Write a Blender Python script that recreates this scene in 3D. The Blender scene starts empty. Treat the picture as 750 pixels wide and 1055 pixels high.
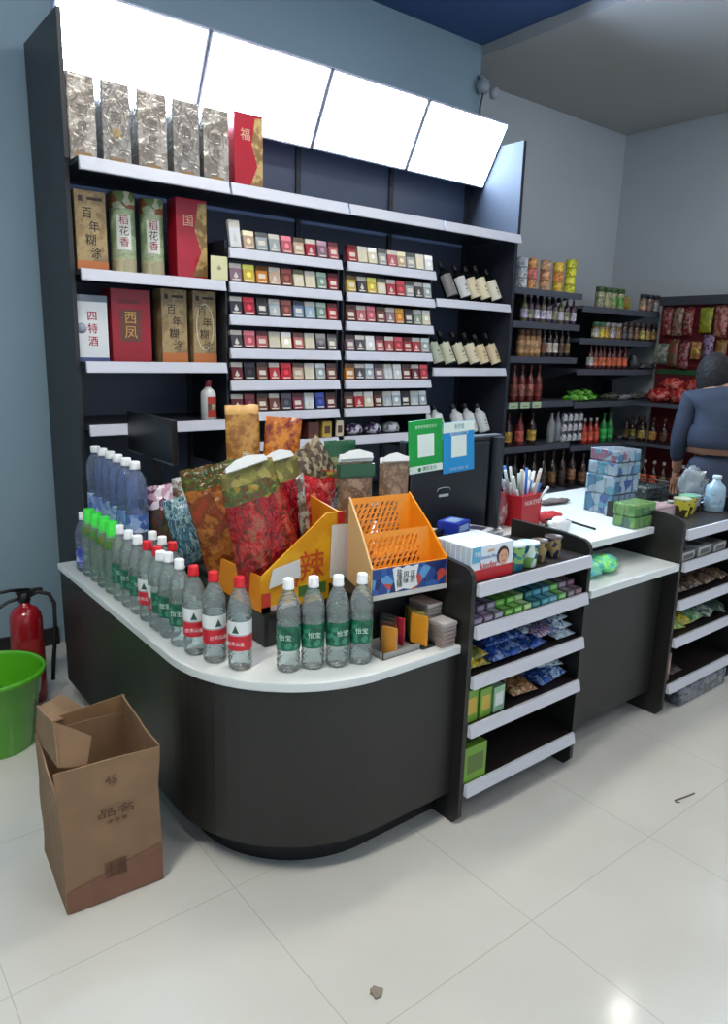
import bpy, bmesh, math, random
from mathutils import Vector, Matrix, noise
random.seed(7)
PI = math.pi
SC = bpy.context.scene
COL = SC.collection

# ------------------------------------------------------------------ camera
CAM_H, YAW, PITCH, ROLL, FPX = 1.5363, -0.6734, -0.2218, 0.0271, 741.63
def cam_axes():
    cy, sy = math.cos(YAW), math.sin(YAW); cp, sp = math.cos(PITCH), math.sin(PITCH)
    f = Vector((-sy*cp, cy*cp, sp)); r = Vector((cy, sy, 0)); u = r.cross(f)
    c, s = math.cos(ROLL), math.sin(ROLL)
    return c*r+s*u, -s*r+c*u, f
CR, CU, CF = cam_axes()
cd = bpy.data.cameras.new('camera'); cam = bpy.data.objects.new('camera', cd); COL.objects.link(cam)
cam.matrix_world = Matrix(((CR.x, CU.x, -CF.x, 0), (CR.y, CU.y, -CF.y, 0), (CR.z, CU.z, -CF.z, CAM_H), (0, 0, 0, 1)))
cd.sensor_fit = 'VERTICAL'; cd.sensor_height = 36; cd.lens = 36*FPX/1055; cd.clip_start = .02
SC.camera = cam
def ray(px, py): return CF + CR*(px-375)/FPX - CU*(py-527.5)/FPX
def oz(px, py, z):                       # where a sight line meets the level z
    v = ray(px, py); t = (z-CAM_H)/v.z; return Vector((v.x*t, v.y*t, z))
def oy(px, py, y):                       # ... the upright plane Y = y
    v = ray(px, py); t = y/v.y; return Vector((v.x*t, y, CAM_H+v.z*t))
def ox(px, py, x):
    v = ray(px, py); t = x/v.x; return Vector((x, v.y*t, CAM_H+v.z*t))

# ------------------------------------------------------------------ materials
def srgb(c):
    return tuple((x/12.92 if x <= .04045 else ((x+.055)/1.055)**2.4) for x in (v/255 for v in c)) + (1,)
MC = {}
def mat(c, rough=.5, metal=0., name=None, coat=0., bump=0., bscale=60., vary=0., vscale=8.):
    key = (tuple(c), rough, metal, coat, bump, bscale, vary, vscale)
    if key in MC: return MC[key]
    m = bpy.data.materials.new(name or 'paint'); m.use_nodes = True
    nt = m.node_tree; b = nt.nodes['Principled BSDF']
    b.inputs['Base Color'].default_value = srgb(c); b.inputs['Roughness'].default_value = rough
    b.inputs['Metallic'].default_value = metal; b.inputs['Coat Weight'].default_value = coat
    if vary or bump:
        tc = nt.nodes.new('ShaderNodeTexCoord')
    if vary:
        n = nt.nodes.new('ShaderNodeTexNoise'); n.inputs['Scale'].default_value = vscale; n.inputs['Detail'].default_value = 4
        nt.links.new(tc.outputs['Object'], n.inputs['Vector'])
        r = nt.nodes.new('ShaderNodeValToRGB'); cc = srgb(c)
        r.color_ramp.elements[0].position = .3; r.color_ramp.elements[1].position = .7
        r.color_ramp.elements[0].color = tuple(x*(1-vary) for x in cc[:3])+(1,)
        r.color_ramp.elements[1].color = tuple(min(1, x*(1+vary)) for x in cc[:3])+(1,)
        nt.links.new(n.outputs['Fac'], r.inputs['Fac']); nt.links.new(r.outputs['Color'], b.inputs['Base Color'])
    if bump:
        n = nt.nodes.new('ShaderNodeTexNoise'); n.inputs['Scale'].default_value = bscale; n.inputs['Detail'].default_value = 3
        nt.links.new(tc.outputs['Object'], n.inputs['Vector'])
        bp = nt.nodes.new('ShaderNodeBump'); bp.inputs['Strength'].default_value = bump; bp.inputs['Distance'].default_value = .01
        nt.links.new(n.outputs['Fac'], bp.inputs['Height']); nt.links.new(bp.outputs['Normal'], b.inputs['Normal'])
    MC[key] = m; return m
def prints(cols, scale=30., rough=.3, seed=0., dist=0., bump=.35, metal=0., vor=True, stretch=(1, 1, 1)):
    """printed packaging: patches of several flat inks"""
    key = ('p', tuple(map(tuple, cols)), scale, rough, seed, dist, bump, metal, vor, stretch)
    if key in MC: return MC[key]
    m = bpy.data.materials.new('printed_film'); m.use_nodes = True; nt = m.node_tree; b = nt.nodes['Principled BSDF']
    tc = nt.nodes.new('ShaderNodeTexCoord'); mp = nt.nodes.new('ShaderNodeMapping')
    mp.inputs['Location'].default_value = (seed*3.1, seed*1.7, seed*2.3); mp.inputs['Scale'].default_value = stretch
    nt.links.new(tc.outputs['Object'], mp.inputs['Vector'])
    if vor:
        t = nt.nodes.new('ShaderNodeTexVoronoi'); t.inputs['Scale'].default_value = scale
        nt.links.new(mp.outputs[0], t.inputs['Vector'])
        sp = nt.nodes.new('ShaderNodeSeparateColor'); nt.links.new(t.outputs['Color'], sp.inputs[0]); fac = sp.outputs[0]
    else:
        t = nt.nodes.new('ShaderNodeTexNoise'); t.inputs['Scale'].default_value = scale; t.inputs['Detail'].default_value = 9; t.inputs['Roughness'].default_value = .62
        nt.links.new(mp.outputs[0], t.inputs['Vector'])
        mr = nt.nodes.new('ShaderNodeMapRange'); mr.inputs['From Min'].default_value = .32; mr.inputs['From Max'].default_value = .68
        nt.links.new(t.outputs['Fac'], mr.inputs['Value']); fac = mr.outputs[0]
    r = nt.nodes.new('ShaderNodeValToRGB'); cr = r.color_ramp; cr.interpolation = 'CONSTANT' if vor else 'EASE'
    n = len(cols)
    cr.elements[0].position = 0; cr.elements[0].color = srgb(cols[0]); cr.elements[1].position = 1/n if n > 1 else 1; cr.elements[1].color = srgb(cols[min(1, n-1)])
    for i in range(2, n):
        e = cr.elements.new(i/n); e.color = srgb(cols[i])
    nt.links.new(fac, r.inputs['Fac']); nt.links.new(r.outputs['Color'], b.inputs['Base Color'])
    b.inputs['Roughness'].default_value = rough; b.inputs['Metallic'].default_value = metal
    n2 = nt.nodes.new('ShaderNodeTexNoise'); n2.inputs['Scale'].default_value = 28; n2.inputs['Detail'].default_value = 3; n2.inputs['Distortion'].default_value = 1
    nt.links.new(tc.outputs['Object'], n2.inputs['Vector'])
    bp = nt.nodes.new('ShaderNodeBump'); bp.inputs['Strength'].default_value = bump; bp.inputs['Distance'].default_value = .012
    nt.links.new(n2.outputs['Fac'], bp.inputs['Height']); nt.links.new(bp.outputs['Normal'], b.inputs['Normal'])
    MC[key] = m; return m
def clear(tint=(240, 248, 248), body=.18, rough=.06, gloss=.22, name='clear_plastic'):
    """thin clear plastic: mostly see-through, some haze, glossy rim"""
    key = ('c', tint, body, rough, gloss)
    if key in MC: return MC[key]
    m = bpy.data.materials.new(name); m.use_nodes = True; nt = m.node_tree; nt.nodes.clear()
    out = nt.nodes.new('ShaderNodeOutputMaterial'); tr = nt.nodes.new('ShaderNodeBsdfTransparent'); tr.inputs[0].default_value = srgb(tint)
    df = nt.nodes.new('ShaderNodeBsdfDiffuse'); df.inputs[0].default_value = srgb(tint)
    gl = nt.nodes.new('ShaderNodeBsdfGlossy'); gl.inputs['Roughness'].default_value = rough
    lw = nt.nodes.new('ShaderNodeLayerWeight'); lw.inputs['Blend'].default_value = gloss
    tc = nt.nodes.new('ShaderNodeTexCoord'); wv = nt.nodes.new('ShaderNodeTexNoise'); wv.inputs['Scale'].default_value = 45
    mp = nt.nodes.new('ShaderNodeMapping'); mp.inputs['Scale'].default_value = (1, 1, 2.2)
    nt.links.new(tc.outputs['Object'], mp.inputs[0]); nt.links.new(mp.outputs[0], wv.inputs['Vector'])
    bp = nt.nodes.new('ShaderNodeBump'); bp.inputs['Strength'].default_value = .8; bp.inputs['Distance'].default_value = .01
    nt.links.new(wv.outputs['Fac'], bp.inputs['Height'])
    for n in (gl, lw, df): nt.links.new(bp.outputs['Normal'], n.inputs['Normal'])
    m1 = nt.nodes.new('ShaderNodeMixShader'); m1.inputs[0].default_value = body
    nt.links.new(tr.outputs[0], m1.inputs[1]); nt.links.new(df.outputs[0], m1.inputs[2])
    m2 = nt.nodes.new('ShaderNodeMixShader'); nt.links.new(lw.outputs['Fresnel'], m2.inputs[0])
    nt.links.new(m1.outputs[0], m2.inputs[1]); nt.links.new(gl.outputs[0], m2.inputs[2]); nt.links.new(m2.outputs[0], out.inputs[0])
    MC[key] = m; return m
def emit(c, s, name='lamp_glow'):
    m = bpy.data.materials.new(name); m.use_nodes = True; nt = m.node_tree; nt.nodes.clear()
    o = nt.nodes.new('ShaderNodeOutputMaterial'); e = nt.nodes.new('ShaderNodeEmission'); e.inputs[0].default_value = srgb(c); e.inputs[1].default_value = s
    nt.links.new(e.outputs[0], o.inputs[0]); return m

WHITE = mat((225, 228, 226), .45); LAM = mat((214, 220, 218), .35, bump=.05, bscale=200)
DARK = mat((31, 31, 28), .42, bump=.04, bscale=90, name='dark_laminate')
DARKP = mat((38, 40, 42), .38, name='dark_panel')
GOND = mat((64, 74, 94), .4, name='powder_coat_slate'); GSH = mat((34, 38, 46), .4)
BLACK = mat((14, 14, 15), .35); BLACKR = mat((20, 20, 22), .6)
GREYSH = mat((84, 88, 98), .4, name='grey_shelf'); RAILW = mat((198, 201, 212), .4, name='price_rail_white')
def ribbed():
    m = bpy.data.materials.new('ribbed_rail'); m.use_nodes = True; nt = m.node_tree; b = nt.nodes['Principled BSDF']
    b.inputs['Base Color'].default_value = srgb((206, 208, 216)); b.inputs['Roughness'].default_value = .4
    tc = nt.nodes.new('ShaderNodeTexCoord'); w = nt.nodes.new('ShaderNodeTexWave'); w.bands_direction = 'X'; w.inputs['Scale'].default_value = 60
    nt.links.new(tc.outputs['Object'], w.inputs['Vector']); bp = nt.nodes.new('ShaderNodeBump'); bp.inputs['Strength'].default_value = .5; bp.inputs['Distance'].default_value = .003
    nt.links.new(w.outputs['Fac'], bp.inputs['Height']); nt.links.new(bp.outputs['Normal'], b.inputs['Normal']); return m
RIB = ribbed()

# ------------------------------------------------------------------ mesh helpers
def B(): return bmesh.new()
def box(bm, x0, x1, y0, y1, z0, z1, mi=0, bev=0., M=None):
    r = bmesh.ops.create_cube(bm, size=1); vs = r['verts']
    bmesh.ops.scale(bm, vec=(x1-x0, y1-y0, z1-z0), verts=vs)
    bmesh.ops.translate(bm, vec=((x0+x1)/2, (y0+y1)/2, (z0+z1)/2), verts=vs)
    fs = set(f for v in vs for f in v.link_faces)
    if bev:
        es = list(set(e for v in vs for e in v.link_edges))
        r2 = bmesh.ops.bevel(bm, geom=es, offset=bev, segments=2, profile=.6, affect='EDGES')
        fs = set(r2['faces']) | set(f for f in fs if f.is_valid)
        vs = list(set(v for f in fs for v in f.verts))
        fs = set(f for v in vs for f in v.link_faces)
    for f in fs: f.material_index = mi
    if M is not None: bmesh.ops.transform(bm, matrix=M, verts=vs)
    return vs
def lathe(bm, prof, seg=20, mis=None, M=None, smooth=True, cap0=True, cap1=True, cx=0, cy=0):
    rings = []
    for r, z in prof:
        rings.append([bm.verts.new((cx+r*math.cos(2*PI*k/seg), cy+r*math.sin(2*PI*k/seg), z)) for k in range(seg)])
    for i in range(len(rings)-1):
        for k in range(seg):
            f = bm.faces.new((rings[i][k], rings[i][(k+1) % seg], rings[i+1][(k+1) % seg], rings[i+1][k]))
            f.smooth = smooth; f.material_index = mis[i] if mis else 0
    if cap0: f = bm.faces.new(rings[0][::-1]); f.material_index = mis[0] if mis else 0
    if cap1: f = bm.faces.new(rings[-1]); f.material_index = mis[-1] if mis else 0
    vs = [v for r in rings for v in r]
    if M is not None: bmesh.ops.transform(bm, matrix=M, verts=vs)
    return vs
def tube(bm, pts, r, seg=8, mi=0):
    pts = [Vector(p) for p in pts]; rings = []
    for i, p in enumerate(pts):
        t = (pts[min(i+1, len(pts)-1)]-pts[max(i-1, 0)]).normalized()
        a = t.cross(Vector((0, 0, 1))); a = a.normalized() if a.length > .05 else Vector((1, 0, 0)); b = t.cross(a)
        rr = r[i] if isinstance(r, (list, tuple)) else r
        rings.append([bm.verts.new(p+rr*(a*math.cos(2*PI*k/seg)+b*math.sin(2*PI*k/seg))) for k in range(seg)])
    for i in range(len(rings)-1):
        for k in range(seg):
            f = bm.faces.new((rings[i][k], rings[i][(k+1) % seg], rings[i+1][(k+1) % seg], rings[i+1][k])); f.smooth = True; f.material_index = mi
    bm.faces.new(rings[0][::-1]).material_index = mi; bm.faces.new(rings[-1]).material_index = mi
def prism(bm, pts, z0, z1, mi=0, axis='z'):
    """extrude a 2D outline; axis 'z': pts are (x,y); 'x': pts are (y,z) and z0/z1 are x; 'y': pts are (x,z)"""
    def mk(p, h): return {'z': (p[0], p[1], h), 'x': (h, p[0], p[1]), 'y': (p[0], h, p[1])}[axis]
    a = [bm.verts.new(mk(p, z0)) for p in pts]; b = [bm.verts.new(mk(p, z1)) for p in pts]
    fs = [bm.faces.new(a[::-1]), bm.faces.new(b)]
    n = len(pts)
    for i in range(n): fs.append(bm.faces.new((a[i], a[(i+1) % n], b[(i+1) % n], b[i])))
    for f in fs: f.material_index = mi
    return a+b
def obj(name, bm, mats, parent=None, loc=None, smooth=False):
    bmesh.ops.recalc_face_normals(bm, faces=bm.faces)
    me = bpy.data.meshes.new(name); bm.to_mesh(me); bm.free()
    if smooth:
        for p in me.polygons: p.use_smooth = True
    for m in (mats if isinstance(mats, (list, tuple)) else [mats]): me.materials.append(m)
    o = bpy.data.objects.new(name, me); COL.objects.link(o)
    if parent: o.parent = parent
    if loc is not None: o.location = loc
    return o
def thing(name, label, cat, loc=(0, 0, 0), rz=0, group=None):
    o = bpy.data.objects.new(name, None); COL.objects.link(o); o.empty_display_size = .05
    o.location = loc; o.rotation_euler = (0, 0, rz); return tag(o, label, cat, group)
def tag(o, label, cat, group=None, kind=None):
    o['label'] = label; o['category'] = cat
    if group: o['group'] = group
    if kind: o['kind'] = kind
    return o
def struct(name, bm, m):
    o = obj(name, bm, m); o['kind'] = 'structure'; return o
def dup(root, loc, rz=None, label=None, group=None):
    r = root.copy(); COL.objects.link(r); r.location = loc
    if rz is not None: r.rotation_euler = (0, 0, rz)
    if label: r['label'] = label
    if group: r['group'] = group
    for ch in list(root.children):
        c = ch.copy(); COL.objects.link(c); c.parent = r
        for g in ch.children:
            d = g.copy(); COL.objects.link(d); d.parent = c
    return r
ORD = ['first', 'second', 'third', 'fourth', 'fifth', 'sixth', 'seventh', 'eighth', 'ninth', 'tenth', 'eleventh', 'twelfth', 'thirteenth', 'fourteenth', 'fifteenth', 'sixteenth']
TXT = {}
def text(body, size, m, parent, loc, rot=(PI/2, 0, 0), name='lettering', depth=.0006, sx=1., vertical=False):
    if vertical: body = '\n'.join(body)
    key = (body, depth)
    if key not in TXT:
        c = bpy.data.curves.new('lettering', 'FONT'); c.body = body; c.size = 1; c.align_x = 'CENTER'; c.align_y = 'CENTER'
        c.extrude = .02; c.space_line = .85; c.resolution_u = 3
        t = bpy.data.objects.new('tmp', c); COL.objects.link(t); bpy.context.view_layer.update()
        me = bpy.data.meshes.new_from_object(t.evaluated_get(bpy.context.evaluated_depsgraph_get()))
        bpy.data.objects.remove(t); TXT[key] = me
    me = TXT[key].copy(); me.materials.clear(); me.materials.append(m)
    for p in me.polygons: p.material_index = 0
    o = bpy.data.objects.new(name, me); COL.objects.link(o); o.parent = parent; o.location = loc; o.rotation_euler = rot; o.scale = (size*sx, size, size*.6)
    return o
def N3(x, y, z): return noise.noise(Vector((x, y, z)))

# ------------------------------------------------------------------ the room
def wallmat(c):
    return mat(c, .85, bump=.05, bscale=140, vary=.03, vscale=1.5, name='wall_paint')
WALLM = wallmat((138, 163, 176)); WALLR = wallmat((184, 191, 196)); CEIL = wallmat((168, 168, 166)); CEILD = mat((60, 86, 132), .8)  # WALLM's blue tint stands in for spill from the light boxes
def floor_mat():
    m = bpy.data.materials.new('polished_tile'); m.use_nodes = True; nt = m.node_tree; b = nt.nodes['Principled BSDF']
    tc = nt.nodes.new('ShaderNodeTexCoord'); sp = nt.nodes.new('ShaderNodeSeparateXYZ'); nt.links.new(tc.outputs['Object'], sp.inputs[0])
    def M(op, a, bb=None, c=None):
        n = nt.nodes.new('ShaderNodeMath'); n.operation = op
        for i, v in enumerate((a, bb, c)):
            if v is None: continue
            if isinstance(v, (int, float)): n.inputs[i].default_value = v
            else: nt.links.new(v, n.inputs[i])
        return n.outputs[0]
    def joint(s, off):
        a = M('DIVIDE', M('SUBTRACT', s, off), .6); a = M('FRACT', a); a = M('ABSOLUTE', M('SUBTRACT', a, .5)); return M('GREATER_THAN', a, .4978)
    j = M('MAXIMUM', joint(sp.outputs[0], 1.452), joint(sp.outputs[1], 1.0236))
    n = nt.nodes.new('ShaderNodeTexNoise'); n.inputs['Scale'].default_value = 2.2; n.inputs['Detail'].default_value = 7
    nt.links.new(tc.outputs['Object'], n.inputs['Vector'])
    r = nt.nodes.new('ShaderNodeValToRGB'); r.color_ramp.elements[0].position = .35; r.color_ramp.elements[1].position = .7
    r.color_ramp.elements[0].color = srgb((200, 200, 192)); r.color_ramp.elements[1].color = srgb((208, 208, 200))
    nt.links.new(n.outputs['Fac'], r.inputs['Fac'])
    mx = nt.nodes.new('ShaderNodeMix'); mx.data_type = 'RGBA'; nt.links.new(j, mx.inputs['Factor'])
    nt.links.new(r.outputs['Color'], mx.inputs['A']); mx.inputs['B'].default_value = srgb((176, 175, 167))
    nt.links.new(mx.outputs['Result'], b.inputs['Base Color'])
    b.inputs['Roughness'].default_value = .12; b.inputs['Specular IOR Level'].default_value = .45
    return m
X_END, Y_WALL, Y_WALL2, X_WALL, ZD, ZC = 3.87, 3.73, 4.06, 6.1, 3.52, 3.45
bm = B(); box(bm, -2.2, X_WALL+.1, -4.5, Y_WALL2+.1, -.06, 0); struct('floor', bm, floor_mat())
bm = B(); box(bm, -2.2, X_END, Y_WALL, Y_WALL+.4, 0, ZD); struct('wall_back', bm, WALLM)
bm = B(); box(bm, X_END, X_WALL+.1, Y_WALL2, Y_WALL2+.1, 0, ZD+.05); struct('wall_far', bm, WALLR)
bm = B(); box(bm, X_WALL, X_WALL+.1, -4.5, Y_WALL2, 0, ZD+.05); struct('wall_right', bm, WALLR)
bm = B(); box(bm, -2.3, -2.2, -4.5, Y_WALL+.4, 0, ZD+.05); struct('wall_left', bm, WALLM)
bm = B(); box(bm, -2.3, X_END, -4.5, Y_WALL+.4, ZD, ZD+.1); struct('ceiling', bm, CEILD)
bm = B(); box(bm, X_END, X_WALL+.1, -4.5, Y_WALL2+.1, ZC, ZD+.1); struct('ceiling_bulkhead', bm, CEIL)
bm = B(); box(bm, -2.2, .96, Y_WALL-.015, Y_WALL, 0, .09); struct('shade_strip_back', bm, mat((30, 30, 32), .5))  # added dark strip, stands in for the shaded floor gap by the wall
# slim conduit at the left edge of the back wall, and the camera/wire on the wall corner
bm = B(); tube(bm, [(.655, 3.70, .05), (.655, 3.70, 2.4)], .012); box(bm, .64, .67, 3.69, 3.73, .9, .92); box(bm, .64, .67, 3.69, 3.73, 1.9, 1.92)
tag(obj('conduit', bm, mat((150, 158, 156), .5)), 'thin grey conduit pipe running up the wall at the left edge', 'pipe')
p = oy(498, 88, 3.68)
t = thing('security_camera', 'small grey camera on a bracket high on the wall corner', 'camera', p)
bm = B(); lathe(bm, [(0.001, -.05), (.03, -.045), (.045, -.02), (.045, .01), (.03, .03), (.03, .04)], 16); obj('dome', bm, mat((150, 158, 168), .2), t)
bm = B(); tube(bm, [(0, .0, .03), (.0, .02, .06), (0, .05, .06)], .012); tube(bm, [(0, .0, .05), (.06, .02, .05), (.11, .04, .03)], .008); obj('bracket', bm, mat((160, 165, 172), .5), t)
bm = B(); lathe(bm, [(0.001, -.035), (.025, -.03), (.035, 0), (.03, .03), (0.001, .04)], 14, M=Matrix.Translation((.12, .01, -.02))); obj('sensor', bm, mat((165, 170, 176), .4), t)
bm = B(); tube(bm, [(0, .0, -.05), (-.01, .01, -.13), (.003, .02, -.24), (-.004, .03, -.36)], .007); obj('cable', bm, mat((60, 66, 80), .6), t)

# ------------------------------------------------------------------ shop lights: added unseen ceiling lamps and the downlight
def unseen_ceiling_light(x, y, z, w, d, s, label, c=(255, 250, 240)):  # unseen lamps, added out of view to brighten floor and walls
    t = thing('unseen_ceiling_light', label, 'light', (x, y, z))
    bm = B(); box(bm, -w/2-.02, w/2+.02, -d/2-.02, d/2+.02, -.05, 0); obj('housing', bm, WHITE, t)
    bm = B(); box(bm, -w/2, w/2, -d/2, d/2, -.06, -.045); obj('diffuser', bm, emit(c, s), t)
unseen_ceiling_light(1.9, -1.4, ZD, 1.2, .3, 5, 'long ceiling light out of view behind the photographer, middle one')
unseen_ceiling_light(-.6, 1.0, ZD, 1.2, .3, 20, 'unseen long ceiling light added above the left aisle before the counter')
unseen_ceiling_light(1.3, .5, ZD, 1.2, .3, 5, 'unseen ceiling light added to brighten the floor in front of the curved counter')
unseen_ceiling_light(2.1, 2.0, ZD, 1.2, .3, 10, 'unseen long ceiling light added above the cash desk behind the counter')
unseen_ceiling_light(4.9, -.6, ZC, 1.2, .3, 6, 'unseen long ceiling light added over the right aisle near the entrance')
unseen_ceiling_light(5.5, 1.2, ZC, 1.0, .3, 3, 'unseen ceiling light added over the far corner by the red packets')
p = Vector((4.44, 2.25, 3.3)); fl = oz(641, 1038, 0); k = (ZC-.06)/3.3; p = fl+(p-fl)*k
t = thing('downlight', 'small round recessed spotlight in the pale ceiling, mirrored in the floor', 'light', (p.x, p.y, ZC))
bm = B(); lathe(bm, [(.09, -.012), (.1, -.012), (.1, 0)], 24); obj('trim_ring', bm, WHITE, t)
bm = B(); lathe(bm, [(.001, -.02), (.05, -.02), (.06, -.012)], 24); obj('lamp', bm, emit((255, 252, 245), 30), t)
# light from the street side
w = bpy.data.worlds.new('world'); SC.world = w; w.use_nodes = True
w.node_tree.nodes['Background'].inputs[0].default_value = (.75, .85, 1, 1); w.node_tree.nodes['Background'].inputs[1].default_value = .42

# ------------------------------------------------------------------ tall shelving behind the counter
X0, SW, YF, YT = .998, .67, 3.17, 3.12
XR = X0+4*SW
shelving = thing('display_shelving', 'tall slate grey wall shelving behind the counter with white price rails', 'shelving', (0, 0, 0))
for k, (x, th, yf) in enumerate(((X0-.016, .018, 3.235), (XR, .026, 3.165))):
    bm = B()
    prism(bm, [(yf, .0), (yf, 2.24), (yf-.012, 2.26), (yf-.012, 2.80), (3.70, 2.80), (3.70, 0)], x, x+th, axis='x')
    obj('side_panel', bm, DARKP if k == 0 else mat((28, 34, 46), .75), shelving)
for i in range(4):
    bm = B(); box(bm, X0+i*SW+.003, X0+(i+1)*SW-.003, 3.60, 3.62, .15, 2.8); obj('back_panel', bm, GOND, shelving)
for i in range(5):
    bm = B(); xx = min(max(X0+i*SW, X0+.016), XR-.016); box(bm, xx-.015, xx+.015, 3.585, 3.6, .1, 2.75)
    for z in [j*.05 for j in range(4, 54, 2)]: box(bm, xx-.004, xx+.004, 3.583, 3.586, z, z+.02, 1)
    obj('upright', bm, [GSH, BLACK], shelving)
def gshelf(x0, x1, z, yf, rail=True, th=.022, rh=.045, depth=None, parent=shelving, dm=GSH, rm=RAILW, yb=3.585, lean=.012):
    bm = B(); box(bm, x0+.004, x1-.004, yf+.006, yb, z-th, z, 0, .002)
    s = obj('shelf', bm, dm, parent)
    if rail:
        bm = B(); prism(bm, [(yf, z+.002), (yf+.008, z+.002), (yf+.008, z-rh), (yf+lean*-1, z-rh), (yf-lean, z-rh+.004)], x0+.006, x1-.006, axis='x')
        obj('price_rail', bm, rm, s)
    return s
for i in range(4): gshelf(X0+i*SW, X0+(i+1)*SW, 2.2534, YT, rh=.05)
gshelf(X0, X0+SW, 1.832, YF); gshelf(X0, X0+SW, 1.455, YF); gshelf(X0, X0+SW, 1.185, YF)
CIGX = [(1.678, 2.342), (2.368, 3.015)]
CIGZ = [1.983, 1.830, 1.680, 1.524, 1.371, 1.218, 1.065]
for i in (1, 2):
    for z in CIGZ: gshelf(CIGX[i-1][0], CIGX[i-1][1], z, YF, yb=3.42)
    for xx in (CIGX[i-1][0], CIGX[i-1][1]-.01):
        bm = B(); box(bm, xx, xx+.01, 3.2, 3.60, .95, 2.02); obj('divider', bm, GSH, shelving)
for z in (1.838, 1.44, 1.005): gshelf(3.02, XR, z, YF)
gshelf(X0+3*SW, XR, .55, YF); gshelf(X0, X0+SW, .75, YF); gshelf(X0+SW, X0+3*SW, .7, YF)

# light boxes above
DIFF = emit((200, 226, 255), 19.0, 'backlit_panel')
for i, nm in enumerate(('leftmost', 'second from the left', 'third from the left', 'rightmost')):
    x0, x1 = X0+i*SW+.006, X0+(i+1)*SW-.006
    t = thing('light_box', f'glowing white backlit header panel on the shelving, {nm}', 'light box', ((x0+x1)/2, 3.47, 2.575), group='backlit panels above the shelving')
    a = math.atan2(.19, .34); L = .388; Mx = Matrix.Rotation(a, 4, 'X'); hw = (x1-x0)/2
    bm = B(); box(bm, -hw, hw, .004, .05, 0, L, 0, .003, M=Mx); obj('housing', bm, mat((170, 180, 200), .4), t)
    bm = B()
    for q in ((-hw, hw, 0, .009), (-hw, hw, L-.009, L)): box(bm, q[0], q[1], -.006, .005, q[2], q[3], M=Mx)
    for q in ((-hw, -hw+.009), (hw-.009, hw)): box(bm, q[0], q[1], -.006, .005, 0, L, M=Mx)
    obj('frame', bm, mat((190, 198, 212), .35), t)
    bm = B(); box(bm, -hw+.008, hw-.008, -.003, .002, .008, L-.008, M=Mx); obj('diffuser', bm, DIFF, t)
#PART2
# ------------------------------------------------------------------ checkout counter
ZT = .632
def arc(cx, cy, r, a0, a1, n): return [(cx+r*math.cos(a0+(a1-a0)*i/n), cy+r*math.sin(a0+(a1-a0)*i/n)) for i in range(n+1)]
counter = thing('checkout_counter', 'dark curved checkout counter with white top covered in bottles and snacks', 'counter', (0, 0, 0))
def cout(o):                      # outline, o = inset from the top's edge
    r = .46-o
    return ([(.80+o, 3.05)] + arc(1.26, 1.925, r, PI, 1.5*PI, 18) + [(1.578, 1.465+o)])
bm = B(); prism(bm, cout(0)+[(1.578, 1.80), (1.53, 1.80), (1.53, 2.35), (1.30, 2.35), (1.30, 3.05)], ZT-.028, ZT)
o = obj('countertop', bm, LAM, counter); mdf = o.modifiers.new('b', 'BEVEL'); mdf.width = .004; mdf.segments = 2; mdf.limit_method = 'ANGLE'
bm = B(); prism(bm, cout(.012)+[(1.578, 1.52)]+arc(1.26, 1.925, .42, 1.5*PI, PI, 18)+[(.85, 3.04)], .105, ZT-.028)
obj('curved_panel', bm, DARK, counter)
bm = B(); prism(bm, cout(.09)+[(1.578, 1.60)]+arc(1.26, 1.925, .34, 1.5*PI, PI, 18)+[(.92, 3.0)], 0, .105)
obj('toe_kick', bm, BLACKR, counter)
bm = B(); box(bm, .86, 1.28, 2.98, 3.0, .02, ZT-.03); box(bm, 1.27, 1.29, 1.95, 3.0, .02, ZT-.03); box(bm, 1.29, 1.53, 2.32, 2.34, .02, ZT-.03); obj('inner_panel', bm, DARK, counter)

# front racks with shelves of sweets
def rack(x0, x1, label, name='sweets_rack'):
    t = thing(name, label, 'rack', (x0, 0, 0))
    w = x1-x0
    for xx in (-.012, w-.006):
        bm = B()
        pr = [(1.435, .03), (1.435, .84)] + [(1.475+.04*math.cos(a), .852+.04*math.sin(a)) for a in [PI-.1, PI*.85, PI*.7, PI*.55]] + [(1.56, .9), (1.80, .9), (1.80, .03), (1.72, .0), (1.46, .0)]
        prism(bm, pr, xx, xx+.018, axis='x'); obj('side_panel', bm, DARK, t)
    bm = B(); box(bm, .006, w-.006, 1.78, 1.795, .05, .828); obj('back_panel', bm, BLACKR, t)
    for z in (.8383, .6986, .5278, .3578, .1429):
        bm = B(); box(bm, .006, w-.006, 1.435, 1.78, z-.02, z-.002); s = obj('shelf', bm, mat((44, 38, 38), .4), t)
        bm = B(); prism(bm, [(1.424, z+.004), (1.434, z+.004), (1.434, z-.036), (1.416, z-.036)], .008, w-.008, axis='x'); obj('price_rail', bm, RIB, s)
    return t
rack(1.588, 2.188, 'black five-shelf sweets rack with ribbed white rails beside the curved counter')
rack(2.848, 3.448, 'black five-shelf rack with white rails at the right edge past the low counter', 'sweets_rack')
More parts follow.
